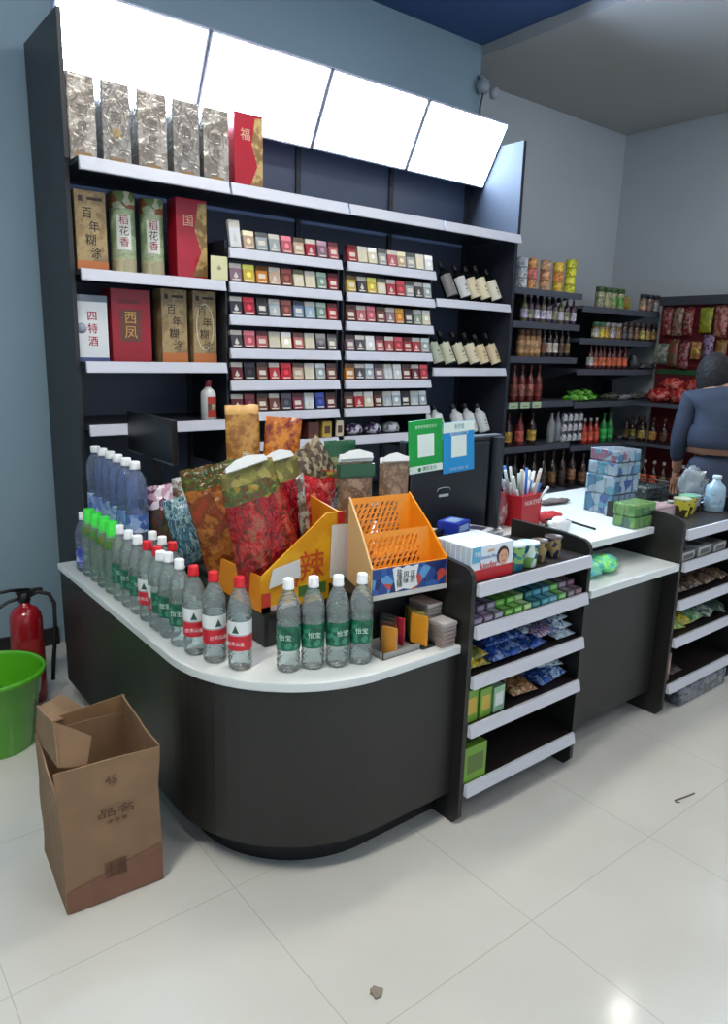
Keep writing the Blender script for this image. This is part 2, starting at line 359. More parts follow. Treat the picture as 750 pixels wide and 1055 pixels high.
# middle counter between and behind the racks
mid = thing('low_counter', 'white two-level counter between the two black racks with dark front panel', 'counter', (0, 0, 0))
bm = B(); prism(bm, [(2.21, 1.56), (2.83, 1.56), (2.83, 1.81), (3.46, 1.81), (3.46, 2.28), (1.545, 2.28), (1.545, 1.815), (2.21, 1.815)], .805, .832); obj('upper_top', bm, LAM, mid)
bm = B(); box(bm, 2.21, 2.83, 1.43, 1.75, .672, .70); obj('lower_top', bm, LAM, mid)
bm = B(); box(bm, 2.21, 2.83, 1.75, 1.77, .70, .805); obj('niche_back', bm, DARK, mid)
bm = B(); box(bm, 2.21, 2.83, 1.50, 1.52, .10, .672); obj('front_panel', bm, DARK, mid)
bm = B(); box(bm, 2.21, 2.83, 1.62, 1.64, 0, .672); box(bm, 1.6, 3.45, 2.24, 2.26, 0, .805); obj('toe_kick', bm, BLACKR, mid)
#PRODUCTS
# ------------------------------------------------------------------ bottles of water on the counter
CLEAR = clear((238, 248, 246), .17); CLEARB = clear((205, 220, 248), .18); CLEARG = clear((222, 244, 232), .17)
REDC = mat((205, 28, 38), .35); WCAP = mat((235, 238, 238), .35); GCAP = mat((60, 225, 70), .35)
LG = prints([(16, 92, 66), (20, 105, 74), (60, 140, 110), (16, 84, 60)], 70, .4, bump=.1); LRED = mat((205, 34, 50), .4); LWH = mat((225, 230, 228), .4)
LBL = prints([(60, 80, 170), (90, 110, 190), (180, 195, 225), (50, 60, 130)], 60, .4, bump=.1)
def bottle_proto(kind, label, cat, loc, H=.262, R=.031, n=22):
    t = thing('water_bottle', label, cat, loc)
    k = H/.262
    prof = [(.001, .006), (.014, .004), (.024, .0), (.029, .006), (.031, .014), (.0285, .022), (.031, .030), (.0285, .038), (.031, .046), (.0285, .054), (.0305, .062), (.0305, .145), (.029, .150), (.031, .157), (.031, .170), (.0285, .190), (.022, .210), (.0145, .226), (.0125, .232), (.0125, .240)]
    prof = [(r*R/.031, z*k) for r, z in prof]
    body = {'blue': CLEARB, 'greencap': CLEARG}.get(kind, CLEAR)
    bm = B(); lathe(bm, prof, n, cap0=False, cap1=False); obj('bottle_body', bm, body, t)
    capm = {'red': REDC, 'white': WCAP, 'greencap': GCAP, 'blue': WCAP}[kind]
    ch = .028 if kind != 'greencap' else .058
    z0 = (.236*k if kind != 'greencap' else .205*k)
    cr = .0165 if kind != 'greencap' else .023
    bm = B(); lathe(bm, [(cr*.9, z0-.002), (cr, z0), (cr, z0+.004), (cr*.93, z0+.006), (cr*.93, z0+ch-.003), (cr*.8, z0+ch)], 20); obj('cap', bm, capm, t)
    s = R/.031; rl = .0312*s
    if kind == 'red':
        bm = B(); lathe(bm, [(rl, .060*k), (rl, .102*k), (rl, .103*k), (rl, .146*k)], 24, [1, 1, 0], cap0=False, cap1=False)
        for zz in (.144*k, .104*k): lathe(bm, [(rl+.0002, zz), (rl+.0002, zz+.002)], 24, [2], cap0=False, cap1=False)
        lb = obj('label', bm, [LWH, LRED, mat((110, 120, 120), .5)], t)
        text('农夫山泉', .0135, LWH, lb, (0, -rl-.0004, .08*k), name='lettering')
        bm = B(); prism(bm, [(-.010, .112*k), (0, .134*k), (.010, .112*k)], -rl-.0012, -rl-.0002, axis='y'); obj('emblem', bm, mat((30, 80, 60), .5), lb)
    elif kind == 'white':
        bm = B(); lathe(bm, [(rl, .066*k), (rl, .135*k)], 24, cap0=False, cap1=False); lb = obj('label', bm, LG, t)
        text('怡宝', .019, mat((200, 230, 215), .5), lb, (0, -rl-.0004, .104*k), name='lettering')
    elif kind == 'blue':
        bm = B(); lathe(bm, [(rl, .04*k), (rl, .11*k)], 24, cap0=False, cap1=False); obj('label', bm, LBL, t)
    else:
        bm = B(); lathe(bm, [(rl*1.0, .165*k), (rl*.98, .185*k), (rl*.72, .207*k)], 20, cap0=False, cap1=False)
        obj('shrink_wrap', bm, prints([(60, 130, 40), (110, 120, 50), (40, 120, 50)], 60, .4, bump=.3), t)
    return t
R0 = {}
def put_bottle(kind, px, py, label, group, H=.262, R=.031, z=ZT, rz=None, P3=None):
    p = P3 or oz(px, py, z); key = (kind, H, R)
    face = math.atan2(p.x, p.y)*-1 + random.uniform(-.5, .5) if rz is None else rz
    if key not in R0:
        R0[key] = bottle_proto(kind, label, 'bottle', p, H, R); R0[key].rotation_euler.z = face; R0[key]['group'] = group
        return R0[key]
    return dup(R0[key], p, face, label, group)
gl = 'water bottles lined up along the left edge of the counter'
def epos(i, off=0.):
    y = 2.895-.0835*i
    x = .868 if y > 1.97 else .868+.9*(1.97-y)**2*1.25
    return Vector((x+off, y, ZT))
seq = [('blue', 'small clear bottle with blue label standing at the far corner of the white counter')]
seq += [('greencap', f'clear water bottle with bright green cap, {w} of the green-capped row') for w in ["farthest", "second farthest", "second nearest", "nearest"]]
seq += [('white', f'white-capped bottle with green label between green and red caps, {w} of three') for w in ["farthest", "middle", "nearest"]]
seq += [('red', f'red-capped bottle with red and white label, {w} of the pair in mid row') for w in ["farther", "nearer"]]
seq += [('white', f'white-capped bottle with dark green label between the red caps, {w} one') for w in ["farther", "nearer"]]
seq += [('red', f'red-capped bottle at the near end of the row by the yellow carton, {w} of three') for w in ["farthest", "middle", "nearest"]]
for i, (kd, lb) in enumerate(seq):
    put_bottle(kd, 0, 0, lb, gl, .235 if kd == 'blue' else .272, .0345, P3=epos(i))
for i, (x, y) in enumerate([(297, 689), (322, 686), (347, 684), (371, 681)]):
    put_bottle('white', x, y, f'white-capped bottle with green label in front of the yellow carton, {["leftmost", "second from left", "third from left", "rightmost"][i]} of four', 'four water bottles at the front of the counter', .272, .0345)
k = 0
for i, kd in [(6, 'white'), (7, 'white'), (8, 'red'), (9, 'white')]:
    put_bottle(kd, 0, 0, f'{"red-capped" if kd == "red" else "white-capped"} bottle in the rank behind the edge row, {ORD[k]} from the far end', 'second rank of water bottles', .262, .0345, P3=epos(i+.3)+Vector((.0, 0, 0))+Vector((.076 if i != 9 else 0, 0, 0))); k += 1
# tall blue bottles on a crate
bm = B(); box(bm, -.06, .06, -.28, .28, 0, .16, 0, .004)
for j in range(6): box(bm, -.062, .062, -.26+j*.088, -.20+j*.088, .02, .13, 1)
tag(obj('bottle_crate', bm, [BLACK, mat((40, 44, 52), .5)], loc=(.972, 2.80, ZT)), 'low black crate on the counter under the tall blue bottles', 'crate')
def big_bottle(label, loc):
    t = thing('large_water_bottle', label, 'bottle', loc, group='tall blue-tinted bottles in a row')
    prof = [(.001, .006), (.03, 0), (.04, .008), (.041, .02), (.038, .03), (.041, .04), (.038, .05), (.041, .06), (.041, .13), (.038, .135), (.038, .165), (.041, .17), (.040, .23), (.036, .262), (.022, .283), (.015, .292), (.015, .298)]
    bm = B(); lathe(bm, prof, 24, cap0=False, cap1=False); obj('bottle_body', bm, clear((196, 214, 246), .16), t)
    bm = B(); lathe(bm, [(.019, .294), (.0195, .296), (.0195, .318), (.017, .322)], 20); obj('cap', bm, WCAP, t)
    bm = B(); lathe(bm, [(.0412, .062), (.0412, .128)], 24, cap0=False, cap1=False); obj('label', bm, prints([(70, 100, 170), (150, 175, 215), (110, 140, 200), (200, 212, 230)], 45, .4), t)
    return t
bb = None
for i in range(6):
    loc = (.978-.003*i, 3.035-.095*i, ZT+.162)
    lb = f'tall blue-tinted water bottle with white cap, {["farthest", "second farthest", "third farthest", "third nearest", "second nearest", "nearest"][i]} of the row on the crate'
    if bb is None: bb = big_bottle(lb, loc)
    else: dup(bb, loc, random.uniform(0, 6), lb)

# ------------------------------------------------------------------ floor things on the left
# carton
t = thing('cardboard_box', 'open brown cardboard box marked 45 on the floor by the counter', 'box', (.58, 1.945, 0), math.radians(-4))
CB = mat((132, 104, 76), .8, vary=.1, vscale=9, bump=.15, bscale=30); CBI = mat((128, 98, 66), .85, vary=.12, vscale=7); CBR = mat((124, 86, 68), .8, vary=.12, vscale=14)
w, d, H = .132, .155, .43
def sheet(bm, pts, th, mi=0, n=8, wob=.004):
    """a thin board through 4 corner points (bl, br, tr, tl), thickness th"""
    p = [Vector(q) for q in pts]; nn = (p[1]-p[0]).cross(p[3]-p[0]).normalized()
    f, bk = [], []
    for j in range(n+1):
        r1, r2 = [], []
        for i in range(n+1):
            u, v = i/n, j/n; q = (p[0]*(1-u)+p[1]*u)*(1-v)+(p[3]*(1-u)+p[2]*u)*v
            o = wob*N3(q.x*9+3, q.y*9, q.z*9); r1.append(bm.verts.new(q+nn*(o+th/2))); r2.append(bm.verts.new(q+nn*(o-th/2)))
        f.append(r1); bk.append(r2)
    for j in range(n):
        for i in range(n):
            a = bm.faces.new((f[j][i], f[j][i+1], f[j+1][i+1], f[j+1][i])); a.material_index = mi
            a = bm.faces.new((bk[j][i], bk[j+1][i], bk[j+1][i+1], bk[j][i+1])); a.material_index = mi+1 if False else mi
    for i in range(n):
        for g1, g2 in ((0, 0), (n, n)):
            bm.faces.new((f[g1][i], bk[g1][i], bk[g1][i+1], f[g1][i+1])).material_index = mi
            bm.faces.new((f[i][g1], f[i+1][g1], bk[i+1][g1], bk[i][g1])).material_index = mi
zc = .30
bm = B()
sheet(bm, [(-w, -d, .003), (w, -d, .003), (w-.004, -d, zc), (-w-.004, -d, zc)], .005)
sheet(bm, [(-w, -d, .003), (-w, d, .003), (-w, d, .40), (-w-.002, -d, .33)], .005)
sheet(bm, [(w, -d, .003), (w, d, .003), (w-.005, d, .40), (w-.004, -d, .30)], .005)
sheet(bm, [(-w, d, .003), (w, d, .003), (w, d, .40), (-w, d, .40)], .005)
box(bm, -w, w, -d, d, 0, .006, 0)
# the lower, reddish printed half of the front and side
obj('walls', bm, CB, t)
bm = B(); sheet(bm, [(-w, -d-.0045, .004), (w, -d-.0045, .004), (w-.001, -d-.0045, .13), (-w, -d-.0045, .07)], .001, 0, wob=.004); obj('printed_band', bm, CBR, t)
for q in ([(-w-.004, -d, zc), (w-.004, -d, zc), (w+.004, -d+.004, .43), (-w-.012, -d+.008, .43)],
          [(w-.004, -d, .30), (w-.005, d, .40), (w-.012, d, .46), (w+.002, -d+.01, .43)],
          [(-w, d, .38), (w, d, .38), (w, d+.004, .455), (-w, d+.004, .43)]):
    bm = B(); sheet(bm, q, .005, 0, wob=.008); obj('flap', bm, CB if q[0][2] != .38 else CBI, t)
def cl(px, py, Y):
    v = oy(px, py, Y)-Vector((.58, 1.945, 0)); v.rotate(Matrix.Rotation(math.radians(4), 3, 'Z')); return tuple(v)
for q in ([cl(41, 762, 2.10), cl(60, 791, 1.815), cl(54, 743, 1.85), cl(37, 727, 2.09)],
          [cl(60, 791, 1.82), cl(89, 789, 1.83), cl(94, 758, 1.87), cl(54, 743, 1.85)],
          [cl(39, 728, 2.10), cl(56, 744, 2.07), cl(90, 734, 2.20), cl(62, 716, 2.26)]):
    bm = B(); sheet(bm, q, .005, 0, wob=.006); obj('flap', bm, CB, t)
INK = mat((92, 62, 44), .8)
fr = t.children[-5] if False else None
text('45', .034, INK, t, (0, -d-.004, .372), (PI/2-.02, 0, 0), 'number')
text('品名', .03, INK, t, (.01, -d-.0045, .275), name='stamp', sx=1.8); text('净含量', .013, INK, t, (.01, -d-.0055, .248), name='stamp', sx=1.5)
bm = B()
for i in range(13): box(bm, -.03+i*.0046, -.03+i*.0046+random.choice((.0015, .0028)), -d-.0068, -d-.006, .075, .125)
obj('barcode', bm, INK, t)
bm = B(); lathe(bm, [(.001, .02), (.05, .0), (.06, .02), (.04, .05), (.001, .06)], 10, M=Matrix.Translation((.02, -.05, .22)))
for v in bm.verts: v.co += Vector((N3(*(v.co*30)), N3(*(v.co*25)), 0))*.02
tag(obj('crumpled_wrapper', bm, mat((200, 50, 45), .5), loc=(.58, 1.945, .03)), 'crumpled red wrapper lying inside the open cardboard box', 'wrapper')
# bucket
t = thing('bucket', 'translucent green plastic bucket with wire handle beside the fire extinguisher', 'bucket', (.485, 2.85, 0))
GB = mat((84, 170, 34), .25, name='green_plastic', coat=.3)
bm = B(); rt, rb, hh = .178, .125, .31
lathe(bm, [(rb, 0), (rb+.003, .004), (rt-.02, .2), (rt-.016, .205), (rt-.004, hh-.02), (rt+.008, hh-.018), (rt+.01, hh), (rt-.002, hh+.002), (rt-.004, hh-.01), (rt-.022, .2), (rb-.003, .008), (.001, .008)], 40, cap1=False)
obj('pail', bm, GB, t)
bm = B(); tube(bm, [((rt+.008)*math.cos(a)*.98*1.0+.0, -.02-(rt+.0)*math.sin(a)*.55, hh-.02-.17*math.sin(a)) for a in [PI*i/24 for i in range(25)]], .0028); o = obj('handle', bm, mat((190, 196, 190), .3, .8), t); o.rotation_euler.z = .7
bm = B(); lathe(bm, [(rt-.055, .115), (rt-.06, .12), (.001, .121)], 32, cap0=False); tag(obj('floor_cloth', bm, mat((150, 165, 60), .8, vary=.3, vscale=30), loc=(.485, 2.85, .04)), 'yellowish cloth lying in the green bucket', 'cloth')
# fire extinguisher
t = thing('fire_extinguisher', 'red fire extinguisher with black hose standing by the wall', 'fire extinguisher', (.685, 3.16, 0)); t.scale = (1.06, 1.06, 1.03)
bm = B(); lathe(bm, [(.055, 0), (.06, .004), (.062, .02), (.062, .36), (.058, .385), (.045, .408), (.026, .42), (.02, .425), (.02, .44)], 28); obj('cylinder', bm, mat((150, 16, 28), .25, coat=.4), t)
bm = B(); lathe(bm, [(.022, .44), (.024, .445), (.024, .475), (.015, .48)], 16, cap0=True); box(bm, -.03, .07, -.012, .012, .475, .487, 0, .003); obj('valve', bm, BLACK, t)
for nm, pts in (('lever', [(.02, 0, .485), (-.05, -.01, .50), (-.14, -.02, .497)]), ('carry_handle', [(.02, 0, .462), (-.06, -.015, .455), (-.14, -.03, .42)])):
    bm = B(); tube(bm, pts, [.009, .007, .006]); obj(nm, bm, BLACK, t)
bm = B(); tube(bm, [(.02, 0, .46), (.05, -.01, .475), (.09, -.02, .46), (.105, -.03, .42), (.10, -.04, .30), (.085, -.035, .16), (.08, -.03, .08)], .0085); obj('hose', bm, BLACKR, t)
bm = B(); lathe(bm, [(.0626, .16), (.0626, .29)], 28, cap0=False, cap1=False); obj('label', bm, prints([(150, 20, 30), (160, 40, 40), (140, 30, 30)], 30, .5), t)
# small bits on the floor
bm = B(); tube(bm, [(-.05, .012, .003), (0, 0, .004), (.05, -.008, .003)], .0028, 6); tube(bm, [(-.05, .012, .003), (-.056, .004, .003), (-.046, -.004, .003)], .0022, 6)
tag(obj('straw', bm, mat((110, 92, 86), .7), loc=(2.355, 1.062, 0)), 'small brown twisted straw lying on the pale floor tiles at right', 'litter')
bm = B()
for j in range(7): box(bm, -.012+.006*random.random(), .008+.012*random.random(), -.01, .004+.006*random.random(), 0, .002+.001*j, M=Matrix.Rotation(j*.9, 4, 'Z'))
tag(obj('lint_scrap', bm, mat((140, 130, 118), .9), loc=(.96, 1.107, 0)), 'tiny grey scrap of lint on the floor tile in the foreground', 'litter')
#PART3
# ------------------------------------------------------------------ liquor on the left shelves
def placed_box(name, label, cat, px0, px1, ytop, ybot, yf, depth, z, mats, bev=.004, group=None, hh=None, rz=0):
    """a carton whose front face spans these sight lines in the plane Y = yf, standing on level z"""
    pm = (px0+px1)/2; a, b = oy(px0, ybot, yf), oy(px1, ybot, yf); top = oy(pm, ytop, yf).z
    w = (b.x-a.x); h = hh or top-z
    t = thing(name, label, cat, ((a.x+b.x)/2, yf+depth/2, z), rz, group)
    bm = B(); box(bm, -w/2, w/2, -depth/2, depth/2, 0, h, 0, bev); obj('carton', bm, mats, t)
    return t, w, h, -depth/2
SILV = prints([(150, 145, 140), (172, 168, 160), (128, 122, 118), (160, 155, 145)], 16, .28, bump=.5, metal=.45, vor=False)
SILV2 = prints([(168, 160, 150), (190, 184, 172), (140, 132, 122)], 14, .25, seed=4, bump=.5, metal=.45, vor=False)
INKB = mat((58, 48, 40), .5); GOLDI = mat((196, 160, 84), .35, .4)
lab = ['leftmost tin beside the shelf end', 'second tin from the left', 'third tin from the left', 'fourth tin from the left', 'fifth tin, next to the red carton']
for i, (a, b, tp) in enumerate([(72, 101, 76), (107, 136, 85), (143, 173, 95), (179, 206, 104), (210, 236, 112)]):
    t, w, h, yf = placed_box('liquor_tin', f'embossed silver grey liquor tin on the top shelf, {lab[i]}', 'liquor tin', a, b, tp, 165, 3.255, .12, 2.2534, SILV if i % 2 else SILV2, .007, 'silver liquor tins on the top shelf', hh=None)
    bm = B()
    for q in range(24):
        a0, a1 = 2*PI*q/24, 2*PI*(q+1)/24
        prism(bm, [(.043*math.cos(a0), .19+.085*math.sin(a0)), (.043*math.cos(a1), .19+.085*math.sin(a1)), (.038*math.cos(a1), .19+.077*math.sin(a1)), (.038*math.cos(a0), .19+.077*math.sin(a0))], yf-.002, yf+.001, axis='y')
    obj('oval_frame', bm, SILV2, t)
    INKT = mat((104, 96, 90), .4, .3); text('酒', .05, INKT, t, (0, yf-.001, .20), name='lettering'); text('醇', .04, GOLDI if i == 1 else INKT, t, (0, yf-.001, .14), name='lettering')
    bm = B(); box(bm, -.035, .035, yf-.0012, yf, .02, .045); obj('lower_panel', bm, mat((150, 120, 80), .4, .3), t)
REDB = mat((176, 22, 44), .3, vary=.1, coat=.3); GOLDB = prints([(150, 128, 88), (170, 148, 104), (138, 114, 78)], 12, .4, bump=.1, vor=False)
def dec(t, x0, x1, z0, z1, yf, m, name='printed_panel', e=.0012):
    bm = B(); box(bm, x0, x1, yf-e, yf+.0002, z0, z1); return obj(name, bm, m, t)
def red_gold(label, a, b, tp, bot, yf0, z, hh, ch):
    t, w, h, yf = placed_box('liquor_carton', label, 'liquor carton', a, b, tp, bot, yf0, .10, z, REDB, .003, hh=hh)
    bm = B(); prism(bm, [(w/2-.002, h*.05), (w/2-.002, h*.96), (w*.22, h*.96), (w*.10, h*.62), (w*.3, h*.35), (0, h*.05)], yf-.0012, yf+.0002, axis='y'); obj('gold_panel', bm, prints([(178, 146, 88), (200, 170, 110), (140, 110, 70)], 14, .35, vor=False, metal=.3), t)
    text(ch, .055, mat((222, 180, 150), .4), t, (-w*.12, yf-.002, h*.72)); return t
red_gold('red liquor carton with gold wave, alone at the right of the silver tins', 242, 271, 117, 192, 3.255, 2.2534, None, '福')
def calligraphy(label, a, b, tp, bot, yf0, z, hh, oval=False):
    t, w, h, yf = placed_box('liquor_carton', label, 'liquor carton', a, b, tp, bot, yf0, .10, z, GOLDB, .003, hh=hh)
    dec(t, -w/2, w/2, .0, h*.13, yf, mat((190, 112, 60), .4), 'orange_band')
    dec(t, -w*.38, -w*.24, h*.86, h*.93, yf, INKB, 'seal'); dec(t, -w*.1, w*.38, h*.885, h*.92, yf, INKB, 'seal')
    if oval:
        bm = B()
        for q in range(24):
            a0, a1 = 2*PI*q/24, 2*PI*(q+1)/24; rx, rz_ = w*.38, h*.33
            prism(bm, [(rx*math.cos(a0), h*.5+rz_*math.sin(a0)), (rx*math.cos(a1), h*.5+rz_*math.sin(a1)), (rx*.9*math.cos(a1), h*.5+rz_*.95*math.sin(a1)), (rx*.9*math.cos(a0), h*.5+rz_*.95*math.sin(a0))], yf-.002, yf, axis='y')
        obj('oval_frame', bm, mat((205, 200, 180), .4), t)
    for j, c in enumerate('百年糊涂'): text(c, h*.145, INKB, t, ((-.08, .06, -.02, .08)[j]*w*1.5, yf-.0018, h*(.72-.165*j)))
    return t
calligraphy('tall tan gold carton with black calligraphy at the left end of the second shelf', 80, 112, 197, 276, 3.265, 1.832, None)
def tin_round(label, px, tp, yc, z, hh, r):
    p = oy(px, 280, yc-r)
    t = thing('liquor_canister', label, 'canister', (p.x, yc, z), -.25)
    bm = B(); lathe(bm, [(r, 0), (r, .01), (r*.97, .014), (r*.97, hh*.2), (r*.97, hh*.78), (r, hh*.8), (r, hh*.985), (r*.95, hh)], 32, [1, 1, 1, 0, 0, 2, 2]); obj('canister', bm, [prints([(150, 166, 130), (168, 182, 146), (128, 150, 112)], 12, .4, vor=False), prints([(168, 160, 130), (190, 178, 140), (150, 110, 84)], 16, .4), prints([(178, 186, 150), (120, 140, 84), (196, 200, 170), (150, 90, 60)], 24, .4)], t)
    bm = B()
    for q in range(6):
        a0 = -PI/2-.55+q*1.1/6; a1 = a0+1.1/6
        prism(bm, [(r*.98*math.cos(a0), r*.98*math.sin(a0)), (r*.98*math.cos(a1), r*.98*math.sin(a1)), (r*1.015*math.cos(a1), r*1.015*math.sin(a1)), (r*1.015*math.cos(a0), r*1.015*math.sin(a0))], hh*.3, hh*.72)
    obj('label', bm, mat((218, 220, 212), .5), t)
    for j, c in enumerate('稻花香'): text(c, .042, mat((150, 40, 50), .5) if j != 1 else INKB, t, (0, -r*1.02-.0005, hh*(.65-.13*j)))
    return t
tin_round('green and cream round liquor canister on second shelf, left of the twin pair', 133, 190, 3.33, 1.832, .345, .056)
tin_round('green and cream round liquor canister on second shelf, right of the twin pair', 162.5, 195, 3.33, 1.832, .335, .053)
red_gold('red liquor carton with gold wave on the second shelf beside the round canisters', 183, 214, 205, 284, 3.265, 1.832, None, '国')
p = oy(227, 290, 3.175)
t = thing('shelf_card', 'small cream card standing at the right end of the second shelf', 'card', (p.x, 3.185, 1.836))
bm = B(); box(bm, -.043, .043, -.001, .001, 0, .105, 0); obj('card', bm, mat((214, 212, 168), .5), t)
bm = B(); box(bm, -.043, .043, 0, .03, 0, .002); obj('foot', bm, mat((214, 212, 168), .5), t)
bm = B(); prism(bm, [(-.012, .05), (0, .066), (.012, .05), (.0, .042)], -.002, -.001, axis='y'); obj('emblem', bm, mat((150, 150, 110), .5), t)
# third shelf
t, w, h, yf = placed_box('liquor_carton', 'white liquor carton with red characters at the left end of the third shelf', 'liquor carton', 77, 113, 304, 369, 3.26, .09, 1.455, mat((214, 220, 222), .4), .003)
dec(t, -w/2, w/2, h*.9, h*1.0, yf, mat((120, 130, 142), .4), 'grey_band'); dec(t, -w/2, w/2, 0, h*.06, yf, mat((70, 84, 130), .5), 'blue_band')
bm = B(); lathe(bm, [(.001, 0), (.022, 0), (.022, .001), (.001, .001)], 16, M=Matrix.Translation((-w*.26, yf, h*.5)) @ Matrix.Rotation(PI/2, 4, 'X')); obj('ink_blot', bm, mat((150, 160, 178), .6), t)
for j, c in enumerate('四特酒'): text(c, .045, mat((178, 36, 48), .5), t, (.008, yf-.0016, h*(.68-.19*j)))
t, w, h, yf = placed_box('liquor_carton', 'wide dark red liquor carton with gold plaque on the third shelf', 'liquor carton', 117, 157, 298, 371, 3.26, .12, 1.455, REDB, .002)
t.children[0].data.materials[0] = mat((150, 26, 42), .4)
dec(t, -w*.3, w*.24, h*.28, h*.72, yf, mat((104, 60, 50), .4), 'plaque'); text('西', .06, GOLDI, t, (-.005, yf-.002, h*.6)); text('凤', .06, GOLDI, t, (-.005, yf-.002, h*.4)); dec(t, -w*.3, w*.2, h*.8, h*.85, yf, mat((110, 40, 40), .5), 'seal')
calligraphy('tan gold carton with black calligraphy on the third shelf, left one of two', 168, 194, 298, 371, 3.26, 1.455, None)
calligraphy('tan gold carton with pale oval frame on the third shelf, right one of two', 200, 223.5, 300, 371, 3.26, 1.455, None, True)
# spirit bottle on the fourth shelf
p = oy(216, 431, 3.21)
t = thing('spirit_bottle', 'white ceramic spirit bottle with red diagonal label on the fourth shelf', 'bottle', (p.x, 3.22, 1.185), .2)
bm = B(); lathe(bm, [(.034, 0), (.037, .004), (.037, .12), (.034, .135), (.018, .15), (.013, .155), (.013, .168)], 24); obj('bottle_body', bm, mat((206, 210, 206), .2, coat=.3), t)
bm = B(); lathe(bm, [(.0155, .158), (.0165, .16), (.0165, .187), (.014, .19)], 18); obj('cap', bm, mat((120, 34, 36), .4), t)
bm = B()
for q in range(8):
    a0 = -PI/2-.75+q*1.5/8; a1 = a0+1.5/8; z0 = .03+.004*q
    for (zl, zh, mi) in ((.012, .05, 0), (.05, .08, 1), (.08, .112, 0)):
        vs = [bm.verts.new((.0378*math.cos(a), .0378*math.sin(a), z)) for a, z in ((a0, zl), (a1, zl), (a1, zh), (a0, zh))]
        bm.faces.new(vs).material_index = mi
lb = obj('label', bm, [mat((176, 52, 40), .4), mat((96, 70, 52), .4)], t)
text('贵', .03, mat((230, 220, 200), .4), t, (0, -.0385, .062))

# ------------------------------------------------------------------ cigarette packs
PW, PH, PD = .058, .083, .023
C = dict(w=(205, 210, 215), r=(158, 44, 56), R=(180, 32, 46), t=(186, 158, 134), g=(150, 158, 158), b=(104, 128, 160), p=(176, 88, 98), m=(126, 98, 112), o=(190, 120, 44), y=(196, 168, 70), c=(208, 200, 172), d=(58, 56, 66), k=(38, 36, 42), n=(110, 58, 50), N=(36, 54, 130), s=(160, 172, 180), G=(120, 140, 128), M=(136, 34, 70), L=(140, 170, 190), D=(98, 30, 40))
ROWS = [['wtggptrmp', 'rccgptgcw'], ['myotnccGr', 'ydycrrgdg'], ['drdsnbLGR', 'nppnmodGc'], ['dppccrcdd', 'mdwprrrrg'], ['DknRRtcgn', 'odsmwwDDr'], ['DDnndMwND', 'nRcDsskss']]
NAMES = dict(w='white', r='dull red', R='bright red', t='tan', g='grey', b='blue', p='pink', m='mauve', o='orange gold', y='yellow', c='cream', d='dark grey', k='black', n='red brown', N='navy blue', s='silver', G='grey green', M='magenta', L='pale blue', D='dark red')
packs = {}
def pack_mesh(ch, v):
    if (ch, v) in packs: return packs[(ch, v)]
    c = C[ch]; c2 = {0: (200, 196, 186), 1: tuple(int(x*.55) for x in c), 2: tuple(min(235, int(x*1.3+20)) for x in c)}[v]
    bm = B(); box(bm, -PW/2, PW/2, -PD/2, PD/2, 0, PH, 0, .0015)
    box(bm, -PW/2-.0003, PW/2+.0003, -PD/2-.0003, PD/2+.0003, PH*.72, PH*.99, 1)         # lid band
    if v == 0: prism(bm, [(-.012, .02), (0, .045), (.012, .02), (0, .012)], -PD/2-.0008, -PD/2, 1, 'y')
    elif v == 1: box(bm, -.018, .018, -PD/2-.0008, -PD/2, .022, .044, 2)
    else:
        prism(bm, [(.013*math.cos(a), .035+.013*math.sin(a)) for a in [2*PI*q/12 for q in range(12)]], -PD/2-.0008, -PD/2, 1, 'y')
    box(bm, -.02, .02, -PD/2-.0008, -PD/2, .004, .010, 2)
    me = bpy.data.meshes.new('cigarette_pack'); bmesh.ops.recalc_face_normals(bm, faces=bm.faces); bm.to_mesh(me); bm.free()
    for m in (mat(c, .3, coat=.2), mat(c2, .3, coat=.2), mat((210, 205, 190), .4)): me.materials.append(m)
    packs[(ch, v)] = me; return me
RN = ['top', 'second', 'third', 'fourth', 'fifth', 'sixth']
for ri, row in enumerate(ROWS):
    for ci, s in enumerate(row):
        xa = CIGX[ci][0]+.014; wd = CIGX[ci][1]-CIGX[ci][0]-.026; n = len(s)
        for j, ch in enumerate(s):
            tall = (ri == 0 and ci == 0 and j == 0)
            o = bpy.data.objects.new('cigarette_pack', pack_mesh(ch, (j*5+ri*3+ci) % 3)); COL.objects.link(o)
            o.location = (xa+wd*(j+.5)/n, 3.19+(.0 if not tall else .0), CIGZ[ri]+.0015+(.004)); o.rotation_euler = (-.22, random.uniform(-.02, .02), random.uniform(-.12, .05))
            if tall: o.scale = (.95, 1, 1.5)
            pos = 'leftmost' if j == 0 else ('rightmost' if j == n-1 else ORD[j]+' from left')
            tag(o, f'{NAMES[ch]} cigarette pack, {pos} in the {RN[ri]} row of the {["left", "right"][ci]} rack', 'cigarette pack', 'cigarette packs in the wall rack')
